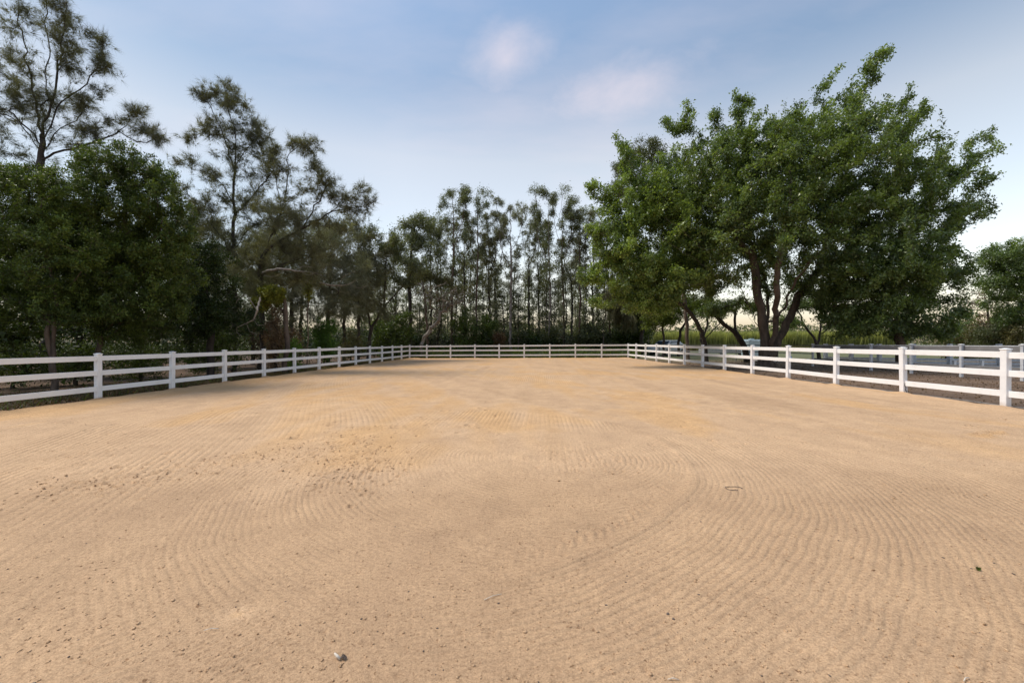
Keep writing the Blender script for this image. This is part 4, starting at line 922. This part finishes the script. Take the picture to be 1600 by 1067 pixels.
blades('dry_grass', 9000, lambda r, n: (r.uniform(8, 70, n), 70 + 7 * r.uniform(0, 1, n)), lambda r, n, x, y: r.uniform(.5, 1.3, n), .06, 'olive', 2, .2)
def left_strip(r, n):
    y = r.uniform(4, 44, n); return XL(y) - .35 - 3.8 * r.uniform(0, 1, n) ** 1.6, y
blades('litter_grass', 16000, left_strip, lambda r, n, x, y: r.uniform(.05, .30, n) * (.3 + fbm(x, y, 8)), .010, 'dry', 3, .7)
blades('green_verge_grass', 9000, left_strip, lambda r, n, x, y: r.uniform(.05, .38, n) * (.2 + fbm(x, y, 18)), .009, 'dense', 4, .5)
def back_strip(r, n):
    x = r.uniform(-12, 12, n); return x, FAR_L[1] + .5 + (x - FAR_L[0]) * -.12 + 7 * r.uniform(0, 1, n) ** 1.3
blades('thicket_grass', 16000, back_strip, lambda r, n, x, y: r.uniform(.3, 1.3, n) * (.4 + fbm(x * .6, y * .6, 28)), .03, 'dense', 5, .35)
def leafmass(name, n, fx, size, mat, seed):
    r = np.random.default_rng(seed); pos = fx(r, n)
    V, Fc, at = leaves(r, pos, r.normal(0, 1, pos.shape), size, .6, .1, .6)
    return tag(link(name, mesh_np(name, V, Fc, False, {'tint': at}), M[mat]), kind='stuff')
def mass(x0, x1, y0, y1, top, s):
    def f(r, n):
        x = r.uniform(x0, x1, n); y = r.uniform(y0, y1, n); t = top * (.35 + 1.1 * fbm(x * s, y * s, 7)); return np.stack([x, y, t * r.uniform(0, 1, n) ** .7], 1)
    return f
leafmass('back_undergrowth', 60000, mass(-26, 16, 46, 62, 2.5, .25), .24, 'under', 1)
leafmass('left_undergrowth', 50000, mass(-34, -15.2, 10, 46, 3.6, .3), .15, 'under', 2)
leafmass('distant_tree_line', 26000, mass(-160, 260, 205, 235, 12, .05), 1.3, 'gum', 3)
leafmass('far_left_wood', 40000, mass(-60, -32, 8, 60, 11, .12), .30, 'dense', 4)
leafmass('fallen_leaves', 7000, lambda r, n: (lambda y: np.stack([XL(y) - .2 - 3 * r.uniform(0, 1, n) ** 1.5, y, ground_z(-12.0, y) - .06 + .05 * r.uniform(0, 1, n)], 1))(r.uniform(4, 42, n)), .07, 'dry', 5)
leafmass('paddock_litter', 5000, lambda r, n: (lambda x, y: np.stack([x, y, ground_z(x, y) - .06 + .04 * r.uniform(0, 1, n)], 1))(r.uniform(11.6, 22, n), r.uniform(6, 34, n)), .06, 'dry', 6)

# --- sand clods and stones
def lumps(name, n, fx, size, mat, seed, kind='stuff'):
    r = np.random.default_rng(seed)
    ph = (1 + 5 ** .5) / 2
    iv = np.array([(-1, ph, 0), (1, ph, 0), (-1, -ph, 0), (1, -ph, 0), (0, -1, ph), (0, 1, ph), (0, -1, -ph), (0, 1, -ph), (ph, 0, -1), (ph, 0, 1), (-ph, 0, -1), (-ph, 0, 1)]) / 1.9
    fc = np.array([(0, 11, 5), (0, 5, 1), (0, 1, 7), (0, 7, 10), (0, 10, 11), (1, 5, 9), (5, 11, 4), (11, 10, 2), (10, 7, 6), (7, 1, 8), (3, 9, 4), (3, 4, 2), (3, 2, 6), (3, 6, 8), (3, 8, 9), (4, 9, 5), (2, 4, 11), (6, 2, 10), (8, 6, 7), (9, 8, 1)])
    V = []; pts = fx(r, n)
    for (x, y) in pts:
        s_ = size * r.uniform(.4, 1.0) ** 2 * (1 + .06 * y); sc_ = r.uniform(.6, 1.3, 3) * s_; sc_[2] *= .7
        V.append((iv + r.normal(0, .16, iv.shape)) * sc_ + np.array([x, y, sand_z(x, y) + s_ * .15]))
    Fc = (fc[None] + (np.arange(len(pts)) * 12)[:, None, None]).reshape(-1, 3)
    me = mesh_np(name, np.concatenate(V), Fc, True, {'zone': np.full(len(pts) * 12, .45)})
    return tag(link(name, me, M[mat]), kind=kind)
def gp(px, py): z = 1.52 * F / (py - HOR); return ((px - 800) / F * z, z)
lumps('sand_clods', 2600, lambda r, n: [gp(r.uniform(-20, 1620), HOR + 60 + 480 * r.uniform(0, 1) ** .8) for _ in range(n)], .008, 'sand', 1)
lumps('hoof_clods', 900, lambda r, n: [gp(*hoof1(r)) if k % 2 else gp(*hoof2(r)) for k in range(n)], .012, 'sand', 2)
lumps('dark_grit', 200, lambda r, n: [gp(r.uniform(-20, 1620), HOR + 70 + 460 * r.uniform(0, 1) ** .8) for _ in range(n)], .0065, 'stone', 3)
sg = 'small dark stones on the sand'
for k, (px, py, w) in enumerate(((1043, 953, 'dark stone in the right-hand harrow lines, the left one of a close pair'), (1052, 961, 'dark stone in the right-hand harrow lines, the right one of a close pair'), (978, 905, 'dark stone just below the middle where the harrow lines meet'), (1492, 995, 'dark stone low at the right side of the foreground sand'), (1210, 835, 'dark stone on the smooth sand right of centre'), (53, 1056, 'dark stone in the bottom left corner of the sand'), (1584, 896, 'dark stone by the right edge of the sand'))):
    x, y = gp(px, py); o = lumps('stone', 1, lambda r, n: [(x, y)], .010, 'stone', 50 + k, kind=None); tag(o, w, 'stone', sg)
x, y = gp(530, 1021); z = sand_z(x, y)
root = tag(empty('bark_chip', (x, y, z)), 'pale bark chip with a dark frayed end lying in the foreground sand', 'bark chip')
c_ = MB(); c_.tube([(-.028, .012, .022), (-.012, .004, .014), (.006, -.004, .006)], [.004, .007, .006], 7); link('chip', c_.mesh('chip', True), M['bone'], root)
c_ = MB()
for k in range(16):
    a = random.uniform(-.6, 1.6); c_.tube([(.008, 0, .004), (.008 + .015 * math.cos(a), .012 * math.sin(a), .010 + random.uniform(0, .012)), (.008 + .028 * math.cos(a), .022 * math.sin(a), .004)], .0016, 4)
link('frayed_fibres', c_.mesh('frayed_fibres'), M['stone'], root)
x, y = gp(1145, 763); z = sand_z(x, y); c_ = MB()
c_.tube([(x + .10 * math.cos(a) * (1 - .1 * a), y + .06 * math.sin(a), z + .008 + .004 * math.sin(3 * a)) for a in np.linspace(0, 5.2, 16)], .0035, 5)
tag(link('curled_twig', c_.mesh('curled_twig', True), M['stone']), 'thin curled twig on the sand right of centre', 'twig')
for (px, py, L, lab) in ((1510, 728 + 330, .05, 'thin pale straw lying low on the right foreground sand'), (770, 927, .12, 'thin pale straw near the centre foreground sand'), (1052, 1056, .05, 'short pale straw at the bottom edge of the sand'), (330, 975, .07, 'short brown stick on the left foreground sand')):
    x, y = gp(px, py); z = sand_z(x, y); c_ = MB(); a = random.uniform(-.6, .6)
    c_.tube([(x - L / 2 * math.cos(a), y - L / 2 * math.sin(a), z + .006), (x, y + .004, z + .010), (x + L / 2 * math.cos(a), y + L / 2 * math.sin(a), z + .005)], .002, 5)
    tag(link('straw', c_.mesh('straw', True), M['bone']), lab, 'straw')
x, y = gp(1528, 889); z = sand_z(x, y); r = np.random.default_rng(4)
pos = np.tile([x, y, z + .003], (40, 1)) + r.normal(0, .004, (40, 3)); V, Fc, at = leaves(r, pos, r.normal(0, 1, (40, 3)) + [0, 0, .6], .022, .25, -.1, .5)
tag(link('weed_tuft', mesh_np('weed_tuft', V, Fc, False, {'tint': at}), M['dense']), 'tiny green weed growing alone in the right foreground sand', 'weed')

# --- parked car, tank, blue latch
p = P(1043, 536, 44.0); gz = float(ground_z(p[0], p[1]))
car = tag(empty('parked_car', (p[0], p[1], gz)), 'silver white car parked in shade beyond the far right fence corner', 'car'); car.rotation_euler = (0, 0, math.radians(35))
bm_ = MB()
prof = [(-2.2, .35), (-2.25, .75), (-2.1, 1.0), (-1.2, 1.08), (-.5, 1.55), (.9, 1.6), (1.7, 1.1), (2.15, 1.0), (2.2, .4)]
def prism(mb, prof, hw, inset=0):
    n = len(prof); V = [(x, -hw + (inset if z > 1.15 else 0), z) for x, z in prof] + [(x, hw - (inset if z > 1.15 else 0), z) for x, z in prof]
    mb.add(V, [tuple(range(n)), tuple(range(2 * n - 1, n - 1, -1))] + [(i, n + i, n + (i + 1) % n, (i + 1) % n) for i in range(n)])
prism(bm_, prof, .88, .14); link('body', bm_.mesh('body'), M['paint_white'], car)
w_ = MB(); w_.add([(-1.13, -.72, 1.14), (-1.13, .72, 1.14), (-.60, .66, 1.50), (-.60, -.66, 1.50)], [(0, 1, 2, 3)]); o = link('windscreen', w_.mesh('windscreen'), M['glass'], car); o.location = (-.03, 0, .02)
for s_ in (-1, 1):
    w_ = MB(); w_.add([(-1.0, s_ * .86, 1.15), (1.45, s_ * .86, 1.15), (.85, s_ * .765, 1.52), (-.45, s_ * .765, 1.52)], [(0, 1, 2, 3)]); link('side_window', w_.mesh('side_window'), M['glass'], car)
    l_ = MB(); l_.box((-2.24, s_ * .62, .78), (.06, .36, .16), bev=.02); link('headlight', l_.mesh('headlight'), M['weathered'], car)
    for x_ in (-1.4, 1.35):
        t_ = MB(); t_.tube([(x_, s_ * .70, .33), (x_, s_ * .90, .33)], .33, 18); wh = link('wheel', t_.mesh('wheel'), M['tyre'], car)
        t_ = MB(); t_.tube([(x_, s_ * .895, .33), (x_, s_ * .915, .33)], .2, 12); link('rim', t_.mesh('rim'), M['weathered'], wh)
p = P(1174, 536, 34.0); gz = float(ground_z(p[0], p[1]))
tk = tag(empty('water_tank', (p[0], p[1], gz)), 'pale blue box tank behind the left trunk of the fig', 'tank')
t_ = MB(); t_.box((0, 0, .85), (1.25, 1.0, 1.5), bev=.12); link('shell', t_.mesh('shell'), M['tank'], tk)
t_ = MB(); t_.tube([(0, 0, 1.6), (0, 0, 1.68)], .2, 14); link('lid', t_.mesh('lid'), M['tank'], tk)
t_ = MB(); t_.box((0, 0, .05), (1.3, 1.05, .12), bev=.01); link('base', t_.mesh('base'), M['greyboard'], tk)
p = P(1128, 536, 40.0); gz = float(ground_z(p[0], p[1])); t_ = MB(); 
sh = tag(empty('feed_trough', (p[0], p[1], gz)), 'long pale grey trough on legs in the shade left of the fig', 'trough')
t_.box((0, 0, .55), (4.2, .8, .5), bev=.04); t_.box((0, 0, .79), (4.3, .9, .05), bev=.01); link('basin', t_.mesh('basin'), M['weathered'], sh)
for x_ in (-1.8, 0, 1.8):
    t_ = MB(); t_.box((x_, 0, .15), (.1, .7, .32), bev=.01); link('leg', t_.mesh('leg'), M['greyboard'], sh)
p = R0 + ur * 2.4 * 3; gz = float(ground_z(*p))
t_ = MB(); t_.box((p[0] + .085, p[1] - .02, gz + .80), (.05, .09, .16), bev=.012); t_.tube([(p[0] + .09, p[1], gz + .72), (p[0] + .10, p[1], gz + .5), (p[0] + .085, p[1], gz + .34)], .007, 6)
tag(link('blue_latch', t_.mesh('blue_latch'), M['blue']), 'small blue plastic clip strapped to a post of the right arena fence', 'clip')
tt = sum(len(m_.polygons) * (2 if m_.polygons and m_.polygons[0].loop_total > 3 else 1) for m_ in bpy.data.meshes)
print('approx tris', tt, 'objects', len(bpy.data.objects), 'time', time.time() - T0)
